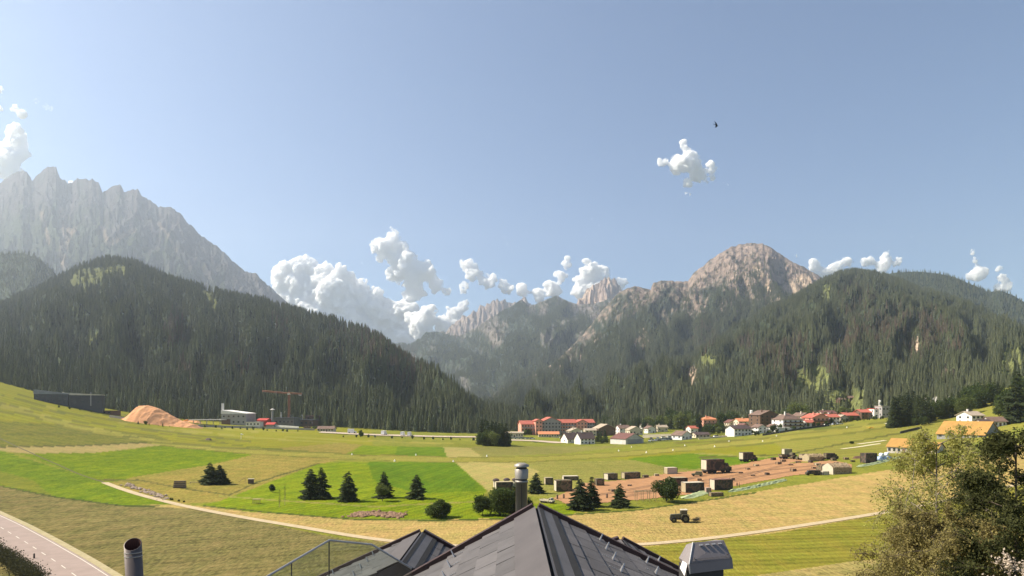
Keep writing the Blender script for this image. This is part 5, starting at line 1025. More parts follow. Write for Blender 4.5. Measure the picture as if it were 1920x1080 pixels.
# small things in the fields
p = G(337, 915); t = thing("pallet_stack", "stack of grey brown boards standing on the grass left of the spruces", "stack", p, .1)
for i in range(4): MB().box(-2.0 + .1 * i, 2.0, -.5, .6 - .1 * i, .08 + .62 * i, .56 + .62 * i).build("board", WOODD, t)
for x in (-1.6, 1.6): MB().box(x - .1, x + .1, -.46, .5, -.3, .08).build("leg", WOODD, t)
p = G(365, 907); t = thing("rail", "low pale wooden rail on two posts beside the stacked boards", "rail", p, -.15); MB().box(-1.9, 1.9, -.1, .1, .45, .62).build("bar", WOODL, t)
for x in (-1.7, 1.7): MB().box(x - .06, x + .06, -.06, .06, -.3, .45).build("post", WOODD, t)
p = G(470, 907); t = thing("box_hide", "small dark box hut on the grass right of the pallet side spruces", "hut", p, .2); MB().box(-.9, .9, 0, 1.3, -.2, 1.6).build("wall", WOODD, t); MB().box(-1.05, 1.05, -.15, 1.45, 1.6, 1.72).build("roof", LIGHTC, t)
p = G(456, 904); t = thing("slide_frame", "thin slanted wooden frame beside the small dark box hut", "frame", p, 0); MB().tube((-1.7, 0, .1), (.7, 0, 1.7), .07).build("ramp", WOODD, t); MB().tube((.7, 0, -.2), (.7, 0, 1.75), .07).build("post", WOODD, t)
p = G(480, 945); t = thing("wire_basket", "open wooden crate on the lower green strip", "crate", p, .1); b = MB()
for x in (-.9, -.3, .3, .9): b.box(x - .05, x + .05, -.05, .05, -.2, 1.3).box(x - .05, x + .05, .95, 1.05, -.2, 1.3)
b.build("slats", WOODL, t); MB().box(-1, 1, -.07, 1.07, 1.3, 1.38).build("top", WOODL, t)
for px, py, h, lb_ in ((524, 951, 33, "thin staked sapling on the green strip, shorter left one"), (534, 947, 40, "thin staked sapling on the green strip, taller right one")):
    p = G(px, py); k = p.y / F; t = thing("sapling", lb_, "sapling", p); MB().tube((0, 0, -.3), (.1, 0, h * k * .7), .07, .04, 6).build("stake", WOODL, t); rg = np.random.default_rng(int(px)); P = np.stack([rg.normal(0, .16, 160), rg.normal(0, .16, 160), rg.uniform(.2, 1, 160) * h * k], -1); V, Fc = leaves(P, np.full(160, .11), rg); obj("crown", npmesh("crown", V, Fc, LEAFL), t)
STONE = mat("rubble_stone", (.42, .32, .24), (.28, .20, .15), 1.2, .9); REARTH = mat("red_rubble", (.30, .185, .11), (.17, .10, .06), 1.0, .95)
def rubble(label, pts, wd, m, n, seed, smin=.25, smax=.8):
    W = [G(*q) for q in pts]; rg = random.Random(seed); b = MB(); d = np.cumsum([0] + [(W[i + 1] - W[i]).length for i in range(len(W) - 1)])
    for i in range(n):
        s = rg.uniform(0, d[-1]); c = [np.interp(s, d, [q[j] for q in W]) for j in range(2)]; x = c[0] + rg.gauss(0, wd * .2); y = c[1] + rg.gauss(0, wd * .4); z = float(gz(x, y)); r = rg.uniform(smin, smax); vs = [Vector((rg.uniform(.6, 1) * math.cos(a) * r + x, rg.uniform(.6, 1) * math.sin(a) * r + y, z + zz * r)) for zz in (-.3, .35) for a in np.linspace(0, 5.2, 6)] + [Vector((x, y, z + r * rg.uniform(.55, .9)))]
        b.add(vs, [(k, (k + 1) % 6, 6 + (k + 1) % 6, 6 + k) for k in range(6)] + [(6 + k, 6 + (k + 1) % 6, 12) for k in range(6)])
    return tag(b.build("rubble_heap", m), label, "rubble", None, "stuff")
rubble("long low heap of reddish earth clods at the meadow's lower edge", [(660, 966), (700, 964), (755, 967)], 4.5, REARTH, 420, 1)
rubble("row of pale stones and boards along the dirt track", [(236, 908), (265, 918), (300, 931), (312, 936)], 2.5, STONE, 110, 2)
belt(['leaf'], [(312, 938), (350, 942)], 4, 5, 8, "low weedy bush at the end of the stone row", "weeds by the stone row", 2)
MARK = mat("marker_white", (.85, .83, .75), (.75, .72, .62), 2, .7); MARKO = mat("marker_orange", (.75, .28, .06), None, 2, .7)
mk = MB().lathe([(0, -.1), (.5, -.1), (.47, .08), (.16, .95), (0, 1.0)], 12).mesh("runway_marker", MARK)
for px, py in ((1160, 846), (1184, 839), (1212, 849), (1284, 836), (1367, 828), (1430, 828), (1456, 818), (1588, 802), (913, 856), (780, 854), (1262, 845), (1340, 838), (850, 866), (740, 865), (660, 853)):
    p = G(px, py); tag(obj("runway_marker", mk, None, p), "white cone marker beside the grass runway", "marker", "white runway cones")
p = G(353, 800); t = thing("windsock", "pale windsock on a mast right of the chip heap", "windsock", p); MB().tube((0, 0, -.5), (0, 0, 5.5), .12, .08, 8).build("mast", WHITE, t); MB().tube((0, 0, 5.2), (-4.2, 0, 4.6), .65, .3, 10, False).build("sock", MARKO, t)
p = G(452, 823); t = thing("windsock", "small white sock marker on a pole in the meadow", "windsock", p); MB().tube((0, 0, -.5), (0, 0, 3.5), .15, .1, 8).build("mast", WHITE, t); MB().tube((-.2, 0, 3.2), (1.4, 0, 2.9), .45, .25, 10, False).build("sock", MARK, t)
p = G(391, 825); tag(heap("hay_heap", "small dark heap alone in the upper meadow", "heap", p, [(-2.5, .1), (-1, 1.6), (1, 1.9), (2.5, .1)], 1.6, WOODD, 9), None, None)
# aircraft
def plane(label, px, py, sp, m, m2, rz, name="light_aircraft", cat="aircraft", biplane=True):
    p = G(px, py); k = p.y / F; s = sp * k / 9; t = thing(name, label, cat, p, rz); t.scale = (s, s, s)
    f_ = MB(); f_.tube((-3.2, 0, .9), (-2.2, 0, 1.3), .35, .6, 10).tube((-2.2, 0, 1.3), (.2, 0, 1.35), .6, .55, 10).tube((.2, 0, 1.35), (3.6, 0, 1.1), .55, .15, 10).build("fuselage", m, t)
    MB().box(-1.6, -.2, -4.8, 4.8, 2.2 if biplane else 1.7, 2.32 if biplane else 1.82).build("wing", m, t)
    if biplane: MB().box(-1.5, -.2, -4.4, 4.4, .95, 1.06).build("wing", m2, t)
    MB().prism([(2.7, 1.2), (3.7, 1.15), (3.8, 2.5), (3.2, 2.5)], -.06, .06).build("tail_fin", m2, t); MB().box(2.9, 3.7, -1.4, 1.4, 1.2, 1.28).build("tailplane", m, t)
    for y in (-.9, .9): w = obj("wheel", WM, t, (-1.6, y, .35)); w.rotation_euler = (math.pi / 2, 0, 0); w.scale = (.6,) * 3
YELP = mat("yellow_paint", (.75, .47, .03), (.65, .40, .03), 2, .5)
plane("yellow biplane parked on the upper right meadow", 1633, 804, 15, YELP, MARKO, .5); plane("white glider parked before the conifer grove", 1664, 796, 12, WHITE, WHITE, .2, "glider", "aircraft", False)
for pts, w_ in (([(1578, 842), (1612, 838), (1640, 833), (1660, 831)], 2.6), ([(1608, 833), (1640, 829), (1660, 826)], 2.6)): drape_line("path", pts, w_, mat("pale_runway_panel", (.62, .55, .36), (.5, .44, .28), .5, .9), .12, "pale strip lying on the meadow beside the ochre farm")
wall_line("fence", "low dark hedge like fence line above the ochre farm shed", "fence", [(1688, 813), (1728, 803)], 1.4, DARKW)
# cars
def car_proto():
    t = thing("parked_car", "car", "car"); return t
CARM = [mat("car_" + n, c, c, 1, .3, spec=.6) for n, c in (("white", (.75, .74, .72)), ("silver", (.42, .43, .45)), ("dark", (.05, .055, .07)), ("red", (.40, .05, .04)), ("blue", (.07, .12, .25)))]
CB = MB().prism([(-2.1, .3), (2.15, .3), (2.2, .75), (1.2, .9), (-2.05, .95), (-2.15, .6)], -.85, .85); CC = MB().prism([(-1.9, .952), (1.1, .902), (.4, 1.45), (-1.5, 1.48)], -.75, .75); CW = wheel_mesh(.33, .22)
CBM = [CB.mesh("body", m) for m in CARM]; CCM = CC.mesh("cabin", GLASS)
def car(label, px, py, ci, rz, group, s=1.0, van=False):
    p = G(px, py); t = thing("parked_van" if van else "parked_car", label, "van" if van else "car", p, rz, group); t.scale = (s, s, s * (1.35 if van else 1)); obj("body", CBM[ci], t)
    if van: MB().box(-2.05, 1.0, -.84, .84, .96, 1.75).build("cargo_body", CARM[ci], t)
    else: obj("cabin", CCM, t)
    for x in (-1.3, 1.35):
        for y in (-.78, .78): w = obj("wheel", CW, t, (x, y, .33)); w.rotation_euler = (math.pi / 2, 0, 0)
for i, (px, py) in enumerate(((1218, 828), (1224, 827.5), (1230, 827), (1236, 826.5), (1242, 826), (1248, 825.5), (1254, 825), (1260, 824.5), (1266, 824), (1221, 824), (1233, 823), (1245, 822), (1257, 821))):
    car("parked car in the crowded rows right of the hangar", px, py, (0, 1, 1, 2, 0, 1, 4, 0, 1, 2, 1, 0, 1)[i], random.choice((1.4, -1.7, .2)), "cars in the hangar car park", 1.25)
car("white van on the gravel lane beside the dark bush", 660, 813, 0, .1, "white vans on the gravel lane", 1.7, True); car("white van on the gravel lane below the forest, left of the pair", 720, 816, 0, 1.4, "white vans on the gravel lane", 1.7, True); car("white van of the pair further along the lane, left one", 755, 817.5, 0, 1.5, "white vans on the gravel lane", 1.6, True); car("white van of the pair further along the lane, right one", 768, 818, 0, 1.5, "white vans on the gravel lane", 1.6, True)
for i, (px, py) in enumerate(((963, 823), (970, 823), (977, 823), (984, 823), (991, 823.5), (998, 823.5), (1054, 822))): car("pale car parked in front of the station and hotel", px, py, (0, 0, 1, 0, 1, 0, 1)[i], .1, "cars before the station", 1.25)
for i, (px, py, lb_) in enumerate(((1344, 820, "white car at the field wall below the villa"), (1552, 798, "white car beside the salmon chalet"), (1566, 797, "silver car before the white red roofed house"), (1574, 796, "pale car right of the silver car"), (1493, 803, "white car before the large cream house"))): car(lb_, px, py, (0, 0, 1, 0, 0)[i], .2, None, 1.3)
wall_line("wall", "low pale wall below the villa trees", "wall", [(1310, 824), (1345, 821), (1376, 817)], 1.2, CREAM)
# ------------------------------------------------------------------ the roofs below the camera
SLATE = mat("grey_slate", (.150, .132, .126), (.105, .092, .090), 1.6, .62, spec=.35, detail=8, rand=0)
def slate_material():
    m, nt, b = nodes("slate_tiles"); L = nt.links.new; N = nt.nodes.new; a = N("ShaderNodeAttribute"); a.attribute_name = "shade"; tc = N("ShaderNodeTexCoord"); n = N("ShaderNodeTexNoise"); n.inputs["Scale"].default_value = 4; n.inputs["Detail"].default_value = 8; L(tc.outputs["Object"], n.inputs["Vector"])
    mr = N("ShaderNodeMapRange"); mr.inputs[3].default_value = .72; mr.inputs[4].default_value = 1.28; L(n.outputs[0], mr.inputs[0]); mu = N("ShaderNodeMath"); mu.operation = 'MULTIPLY'; L(mr.outputs[0], mu.inputs[0]); L(a.outputs["Fac"], mu.inputs[1])
    h = N("ShaderNodeHueSaturation"); h.inputs["Color"].default_value = (.108, .098, .096, 1); L(mu.outputs[0], h.inputs["Value"]); L(h.outputs[0], b.inputs["Base Color"]); b.inputs["Roughness"].default_value = .72; b.inputs["Specular IOR Level"].default_value = .3
    bp = N("ShaderNodeBump"); bp.inputs["Strength"].default_value = .25; bp.inputs["Distance"].default_value = .02; L(n.outputs[0], bp.inputs["Height"]); L(bp.outputs[0], b.inputs["Normal"]); return m
TILE = slate_material(); VERGE = mat("dark_red_verge", (.070, .036, .030), (.045, .024, .021), 3, .5); FLASH = mat("lead_flashing", (.135, .122, .12), (.10, .092, .09), 2, .55, metal=.2); SHADOWG = mat("deck_gap_shadow", (.03, .028, .028), None, 2, .9); CHROME = mat("bracket_steel", (.50, .49, .48), None, 2, .4, metal=.7)
def tile_sheet(name, u0, u1, v0, v1, tw, tv, parent, seed):
    """overlapping slates on the local plane: u along the eaves, v down the slope, z outward"""
    rg = random.Random(seed); V = []; Fc = []; S = []; nv = int(math.ceil((v1 - v0) / tv))
    for i in range(nv):
        va = v0 + i * tv; vb = min(v1, va + tv * 1.06); off = (i % 2) * tw * .5; u = u0 - off
        while u < u1:
            a, b = max(u0, u + .011), min(u1, u + tw - .011); u += tw
            if b - a < .03: continue
            z0, z1 = .004 + rg.uniform(0, .004), .026 + rg.uniform(0, .006); n = len(V); V += [(a, va, z0), (b, va, z0), (b, vb, z1), (a, vb, z1), (a, vb, z1 - .024), (b, vb, z1 - .024)]; Fc += [(n, n + 3, n + 2, n + 1), (n + 3, n + 4, n + 5, n + 2)]; S += [rg.uniform(.80, 1.15)] * 6
    me = bpy.data.meshes.new(name); me.from_pydata(V, [], Fc); me.materials.append(TILE); attr(me, "shade", 'FLOAT', np.array(S)); me.update()
    return obj(name, me, parent)
def plane_matrix(o, ud, vd):
    u = Vector(ud).normalized(); v = Vector(vd).normalized(); n = u.cross(v); M_ = Matrix((u, v, n)).transposed().to_4x4(); M_.translation = Vector(o); return M_
GUARD = MB().add([(-.05, 0, .015), (.05, 0, .015), (.05, .012, .015), (-.05, .012, .015), (-.006, 0, .12), (.006, 0, .12), (.006, .012, .12), (-.006, .012, .12)], [(0, 1, 5, 4), (2, 3, 7, 6), (1, 2, 6, 5), (3, 0, 4, 7), (4, 5, 6, 7)]).box(-.006, .006, -.14, 0, .016, .022).mesh("snow_guard", CHROME)
def gable_roof(label, apex, yn, yf, slL, slR, wL, wR, name="house_roof", guards=((), ()), capL=.36, capR=.24, wallm=None, near_wall=False, seed=1):
    """ridge along y at (x, z) of apex (world), near end yn to far end yf, slopes in run metres"""
    t = thing(name, label, "house", (apex[0], yf, apex[1])); D = yf - yn
    for sg, sl, wd, cap, gd in ((-1, slL, wL, capL, guards[0]), (1, slR, wR, capR, guards[1])):
        c, s = 1 / math.hypot(1, sl), sl / math.hypot(1, sl); down = (sg * c, 0, -s); run = wd / c
        M_ = plane_matrix((0, -D, 0), (0, 1, 0), down) if sg < 0 else plane_matrix((0, 0, 0), (0, -1, 0), down)
        # decking
        dk = MB().box(0, D, 0, run, -.16, 0).build("roof_deck", SHADOWG, t); dk.matrix_local = M_
        ts = tile_sheet("roof", 0, D, cap * .8, run, .62, .30, t, seed + sg); ts.matrix_local = M_
        ufar = D if sg < 0 else 0
        # verge board at the far gable, proud of the slates
        a, b = (D - .035, D + .10) if sg < 0 else (-.10, .035)
        vb = MB().box(a, b, .02, run, -.22, .085).build("verge_board", VERGE, t); vb.matrix_local = M_
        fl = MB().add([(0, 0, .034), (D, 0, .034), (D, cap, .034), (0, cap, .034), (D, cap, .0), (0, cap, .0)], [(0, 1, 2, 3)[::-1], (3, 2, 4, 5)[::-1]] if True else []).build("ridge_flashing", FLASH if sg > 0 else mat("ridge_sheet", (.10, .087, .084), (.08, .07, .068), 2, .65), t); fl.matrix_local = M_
        if sg > 0: gp = MB().box(0, D, cap + .001, cap + .10, .0, .036).build("ridge_gap_shadow", SHADOWG, t); gp.matrix_local = M_; gp = MB().box(0, D, .03, .10, .0345, .040).build("ridge_gap_shadow", SHADOWG, t); gp.matrix_local = M_  # gap shadow beside the ridge flashing, painted in as black strips
        for (uu, vv) in gd:
            u = D - uu if sg < 0 else uu
            if vv < run: g = obj("snow_guard", GUARD, t); g.matrix_local = M_ @ Matrix.Translation((u, vv, .012))
    b = MB(); zl, zr = -slL * (wL - .5), -slR * (wR - .5); bot = -12
    poly = [(-(wL - .5), bot), (wR - .5, bot), (wR - .5, zr - .2), (0, -.2), (-(wL - .5), zl - .2)]
    b.prism(poly, -D + .25, -.35); b.build("wall", wallm or WOODD, t); return t
g0 = tuple((u, v) for v in (1.35, 2.75, 4.1) for u in np.arange(.35, 7, .62)); g1 = tuple((u, v) for v in (1.0, 1.75, 2.6) for u in np.arange(.3, 7, .62))
gable_roof("grey slate gabled house roof with snow guards right below the camera", (.36, CH - 1.50), 3.2, 10, .567, .49, 5.2, 4.4, guards=(g0, g1), seed=3)
g2 = tuple((u, v) for v in (1.0, 1.9, 2.7) for u in np.arange(.35, 3, .55))
gable_roof("lower grey slate roof with dark timber gable left of the main roof", (-1.90, CH - 2.62), 11.3, 14, .46, .56, 4.2, 3.2, guards=(g2, ()), capL=.42, capR=.26, wallm=mat("dark_boards", (.075, .058, .050), (.045, .035, .030), 3, .8, stretch=(6, 1, .25)), seed=8)
gable_roof("small slate roof end peeping out right of the main roof", (2.12, CH - 2.58), 12.0, 13.0, .35, .53, 2.0, 3.0, guards=((), tuple((.4, v) for v in (.7, 1.4, 2.0))), capL=.9, capR=.22, seed=12)
# steel chimney on the main roof
tc_ = thing("chimney", "tall steel flue chimney with a drum cap behind the roof apex", "chimney", (.165, 11.5, CH - 3.2)); zt = CH - (868 - HZ) / F * 11.5 - (CH - 3.2)
MB().lathe([(.102, 0), (.102, zt - .34), (.112, zt - .34), (.112, zt - .30), (.095, zt - .30)], 28).build("pipe", STEEL, tc_, None, 0, True)
MB().lathe([(.095, zt - .30), (.095, zt - .26)], 28).build("neck", DGREY, tc_); MB().lathe([(.115, zt - .27), (.118, zt - .11), (.106, zt - .10)], 28).build("cap_band", STEEL, tc_, None, 0, True); MB().lathe([(.09, zt - .10), (.09, zt - .06)], 28).build("vent_gap", DGREY, tc_)
MB().lathe([(.128, zt - .065), (.128, zt - .03), (.06, zt), (0, zt + .004)], 28).build("lid", STEEL, tc_, None, 0, True); MB().box(-.004, .004, -.106, -.10, .2, zt - .36).build("seam", DGREY, tc_)
# leaning open flue at the left
pl = Vector(((247 - CX) / F * 7.0, 7.0, CH - (1006 - HZ) / F * 7.0)); t = thing("flue_pipe", "dark metal flue with slanted open top at the lower left", "pipe", (pl.x + .09, 7.0, pl.z - 1.6)); n = 24; V = []
for rr, zz, sl_ in ((.083, 0, 0), (.083, 1.52, .012), (.076, 1.52, .012), (.076, .9, 0)): V += [(rr * math.cos(6.2832 * i / n) - .052 * zz, rr * math.sin(6.2832 * i / n), zz - sl_ / .083 * rr * math.cos(6.2832 * i / n) * 1.4 + sl_ * 4 * math.sin(6.2832 * i / n)) for i in range(n)]
obj("pipe", npmesh("pipe", np.array(V), np.array([(j * n + i, j * n + (i + 1) % n, (j + 1) * n + (i + 1) % n, (j + 1) * n + i) for j in range(2) for i in range(n)]), mat("brown_steel", (.15, .12, .105), (.115, .092, .082), 2, .4, metal=.3), True), t); obj("inside", npmesh("inside", np.array(V), np.array([(2 * n + i, 2 * n + (i + 1) % n, 3 * n + (i + 1) % n, 3 * n + i) for i in range(n)]), mat("soot_rust", (.09, .035, .025), None, 3, .9)), t)
b = MB()
for z_ in (1.44, 1.40): b.lathe([(.084, z_ - .006), (.087, z_), (.084, z_ + .006)], n, (-.052 * z_, 0, -.003))
b.build("rim_bead", STEEL, t)
# metal vent hood at the right
yv = 6.0; kv = yv / F
def V3(px, row, dy=0.0): y = yv + dy; return Vector(((px - CX) / F * y, y, CH - (row - HZ) / F * y))
HOOD = mat("grey_hood_metal", (.25, .215, .205), (.205, .175, .165), 2.5, .5, metal=.1); t = thing("vent_hood", "grey metal roof vent hood with louvre slots at the lower right", "vent", (0, 0, 0)); t.location = V3(1322, 1100); o0 = t.location.copy()
def at(*a): return tuple(V3(*a) - o0)
bA = [at(1275, 1052, .08), at(1294, 1076, -.10), at(1375, 1066, -.02), at(1352, 1044, .20)]; bB = [at(1273, 1046, .08), at(1292, 1058, -.10), at(1373, 1048, -.02), at(1351, 1036, .20)]; tp_ = [at(1296, 1018, .05), at(1300, 1014, .0), at(1354, 1010, .04), at(1350, 1015, .10)]
tpb = [at(1287, 1021, .14), at(1299, 1017, .0), at(1357, 1013, .04), at(1343, 1012, .18)]
MB().add(bA + bB, [(0, 1, 5, 4), (1, 2, 6, 5), (2, 3, 7, 6), (3, 0, 4, 7), (3, 2, 1, 0), (4, 5, 6, 7)]).build("skirt", HOOD, t); hd = MB().add(bB + tpb, [(0, 1, 5, 4), (1, 2, 6, 5), (2, 3, 7, 6), (3, 0, 4, 7), (4, 5, 6, 7)]).build("hood", HOOD, t)
q = [Vector(v) for v in (bB[1], bB[2], tpb[2], tpb[1])]; nrm = (q[1] - q[0]).cross(q[3] - q[0]).normalized()
def on(u, v, off=.004): return (q[0].lerp(q[1], u)).lerp(q[3].lerp(q[2], u), v) + nrm * off
for i in range(4):
    u = .20 + .19 * i; MB().add([on(u, .80), on(u + .11, .80), on(u + .11, .88), on(u, .88), on(u, .80, .018), on(u + .11, .80, .018)], [(0, 1, 5, 4), (3, 4, 5, 2), (0, 4, 3), (1, 2, 5)]).build("louvre", CHROME, hd)
for v in (.17, .09, .02): MB().add([on(0, v), on(1, v), on(1, v + .012), on(0, v + .012), on(0, v, .008), on(1, v, .008)], [(0, 1, 5, 4), (3, 4, 5, 2)]).build("seam", DGREY, hd)
for u in (.10, .93): MB().add([on(u - .02, .235), on(u + .02, .235), on(u + .02, .265), on(u - .02, .265), on(u, .25, .03)], [(0, 1, 4), (1, 2, 4), (2, 3, 4), (3, 0, 4)]).build("clip", DGREY, hd)
ed = MB()
for a, c in ((bA[1], bB[1]), (bB[1], tpb[1])): ed.tube(a, c, .006, None, 6)
ed.build("edge_bead", CHROME, hd); ql = [Vector(v) for v in (bB[0], bB[1], tpb[1], tpb[0])]; nl = (ql[3] - ql[0]).cross(ql[1] - ql[0]).normalized() * -1
def onl(u, v, off=.005): return (ql[0].lerp(ql[1], u)).lerp(ql[3].lerp(ql[2], u), v) - nl * off
ls = [onl(.35, -.45), onl(.80, -.62), onl(.80, .02), onl(.35, .15)]; MB().add(ls, [(0, 1, 2, 3)]).build("label_plate", WHITE, hd); MB().box(-.17, .16, -.02, .26, -2.0, .16).build("duct", DGREY, t)
# glass wind screen at the lower left
def W3(px, row, Y): return Vector(((px - CX) / F * Y, Y, CH - (row - HZ) / F * Y))
t = thing("glass_screen", "slanted glass wind screen with thin pale metal rim beside the roofs", "glass screen", (0, 0, 0)); P_ = [W3(480, 1093, 6.4), W3(617, 1013, 7.4), W3(697, 1021, 7.9), W3(772, 1066, 8.0), W3(745, 1110, 8.0)]; t.location = P_[0].copy(); P_ = [v - P_[0] for v in P_]
rim = MB()
for a, c in zip(P_[:3], P_[1:4]): rim.tube(a, c, .012, None, 8)
rim.build("rim", mat("rim_metal", (.42, .39, .36), None, 2, .4, metal=.6), t)
gm = bpy.data.materials.new("clear_glass"); gm.use_nodes = True; nt = gm.node_tree; nt.nodes.remove(nt.nodes["Principled BSDF"]); tr = nt.nodes.new("ShaderNodeBsdfTransparent"); tr.inputs[0].default_value = (.70, .78, .72, 1); gl = nt.nodes.new("ShaderNodeBsdfGlossy"); gl.inputs["Roughness"].default_value = .03; mx = nt.nodes.new("ShaderNodeMixShader"); mx.inputs[0].default_value = .12; nt.links.new(tr.outputs[0], mx.inputs[1]); nt.links.new(gl.outputs[0], mx.inputs[2]); nt.links.new(mx.outputs[0], nt.nodes["Material Output"].inputs[0])
dn = Vector((0, 0, -1.2))
for a, c in ((P_[0], P_[1]), (P_[1], P_[2]), (P_[2], P_[3])): MB().add([a + dn, c + dn, c, a], [(0, 1, 2, 3)]).build("pane", gm, t)
for f_ in (.45,): a = P_[0].lerp(P_[1], f_); MB().tube(a, a + dn, .006, None, 6).build("joint", DGREY, t)
MB().tube(P_[1], P_[1] + dn, .007, None, 6).build("joint", DGREY, t)
# ------------------------------------------------------------------ near trees at the lower right, hedge, bird
def near_tree(name, label, x, y, h, r, z0, n, size, m, seed, lob, egg=1.0, hang=.8, barkm=BARK, r0=.02):
    z = float(gz(x, y)); t = thing(name, label, "tree", (x, y, z)); V, Fc = round_crown(h, r, z0, n, size, seed, lob, egg, .6, hang); obj("crown", npmesh("crown", V, Fc, m), t); limbs(h, r, z0, seed, 16, r0).build("trunk", barkm, t); return t
BB = mat("pale_bark", (.30, .25, .20), (.14, .11, .085), 3, .9)
def branchy(seed, h, r, levels, n0, leaf_n, leaf_s, spread, hang, m, barkm, t, top=.95, base=.25, shape=lambda f: 1.0):
    """trunk, limbs, twigs, leaves hung along the twigs"""
    R = random.Random(seed); rg = np.random.default_rng(seed); wood = MB(); tips = []
    def grow(a, d, l, w, lev):
        p = a
        for i in range(3):
            d = (d + Vector((R.gauss(0, .16), R.gauss(0, .16), R.gauss(0, .12) - (hang * .16 if lev > 1 else 0)))).normalized(); q = p + d * l / 3; wood.tube(p, q, w * (1 - i * .2), w * (.8 - i * .2), 5 if lev else 7, False)
            if lev >= 2: tips.append((p, q))
            p = q
            if lev < levels and i > 0:
                for _ in range(2 + (lev > 0)): grow(p, (d * .6 + Vector((R.gauss(0, .7), R.gauss(0, .7), R.gauss(.1, .45)))).normalized(), l * R.uniform(.45, .7), w * .5, lev + 1)
    wood.tube((0, 0, -.5), (0, 0, h * top), r * .045, r * .012, 8, False)
    for i in range(n0):
        f0 = base + (top - base) * (i + R.random()) / n0; a = i * 2.4 + R.uniform(-.4, .4); L = r * shape((f0 - base) / (top - base)) * R.uniform(.75, 1.1)
        grow(Vector((0, 0, h * f0)), Vector((math.cos(a), math.sin(a), spread)).normalized(), L, r * .016, 1)
    wood.build("trunk", barkm, t); A = np.array([q[0] for q in tips]); B = np.array([q[1] for q in tips]); i = rg.integers(0, len(A), leaf_n); f = rg.uniform(0, 1, (leaf_n, 1)); P = A[i] * (1 - f) + B[i] * f + rg.normal(0, leaf_s * 1.6, (leaf_n, 3)); P[:, 2] -= hang * rg.exponential(.22, leaf_n)
    V, Fc = leaves(P, np.full(leaf_n, leaf_s), rg, .5); obj("crown", npmesh("crown", V, Fc, m), t)
def spot(px, Y): x = (px - CX) / F * Y; return (x, Y, float(gz(x, Y)))
def ztop(row, Y): return CH - (row - HZ) / F * Y
t = thing("birch_tree", "airy olive birch with hanging twigs at the lower right", "tree", spot(1756, 36)); h = ztop(818, 36) - t.location.z
branchy(5, h, 2.5, 3, 22, 36000, .062, .75, 1.0, BIRCH, BB, t, .97, .22, lambda f: .45 + 1.0 * math.sin(math.pi * min(1, f * .72 + .30)) * (1 - .35 * f))
t = thing("willow_shrub", "wide brownish olive shrub filling the lower right below the birch", "shrub", spot(1762, 31)); h = ztop(985, 31) - t.location.z
branchy(9, h, 3.0, 3, 20, 46000, .060, .6, .7, foliage_material("willow_leaves", (.36, .30, .115), (.20, .165, .06)), BARK, t, .92, .35, lambda f: 1.05 - .55 * f)
t = thing("pine_tree", "dark pine with dense clumped needles at the lower right edge", "tree", spot(1905, 29)); h = ztop(815, 29) - t.location.z
branchy(14, h, 2.3, 3, 22, 42000, .075, .35, .1, PINE, BARK, t, .97, .2, lambda f: 1.12 - .62 * f)
t = thing("pine_tree", "lower dark pine bough mass in front of the edge pine", "tree", spot(1868, 33)); h = ztop(905, 33) - t.location.z
branchy(17, h, 1.5, 3, 18, 20000, .075, .45, .1, PINE, BARK, t, .95, .2, lambda f: 1.0 - .5 * f)
t = thing("flowering_shrub", "small pale flowered shrub in the lower right corner", "shrub", spot(1895, 22)); h = ztop(1035, 22) - t.location.z
branchy(21, h, 1.2, 2, 12, 3500, .05, .6, .1, mat("pale_blossom", (.55, .44, .36), (.35, .28, .20), 3, .9), BARK, t, .92, .6, lambda f: 1.0 - .4 * f)
# hedge at the lower left corner
W = [G(*q) for q in ((-60, 1000), (-20, 1026), (0, 1045), (30, 1062), (62, 1086), (90, 1108))]; rg = np.random.default_rng(4); Ps = []; d = np.cumsum([0] + [(W[i + 1] - W[i]).length for i in range(len(W) - 1)])
s = rg.uniform(0, d[-1], 16000); c = np.stack([np.interp(s, d, [q[j] for q in W]) for j in range(3)], -1); hh = 2.6 + .7 * fbm(s * .25, s * 0 + 1, 3, 5); c[:, 0] -= 1.2; c[:, :2] += rg.normal(0, .75, (16000, 2)); c[:, 2] += rg.uniform(0, 1, 16000) ** .7 * hh
V, Fc = leaves(c, np.full(16000, .17), rg); t = thing("hedge", "dark reddish green hedge along the road in the lower left corner", "hedge", W[2]); obj("foliage", npmesh("foliage", V - np.array(W[2]), Fc, foliage_material("hedge_leaves", (.075, .080, .028), (.035, .032, .016))), t)
b = MB()
for k in np.arange(1, d[-1], 1.4): q = Vector([np.interp(k, d, [w[j] for w in W]) for j in range(3)]) - W[2] - Vector((1.2, 0, 0)); b.tube(q + Vector((0, 0, -.3)), q + Vector((.1, 0, 1.9)), .06, .02, 5)
b.build("stems", BARK, t)
p = G(64, 1048); tag(MB().lathe([(0, -.2), (.16, -.2), (.14, 1.0), (0, 1.05)], 8).build("marker_post", DGREY, None, p), "short dark post on the grass beside the road", "post")
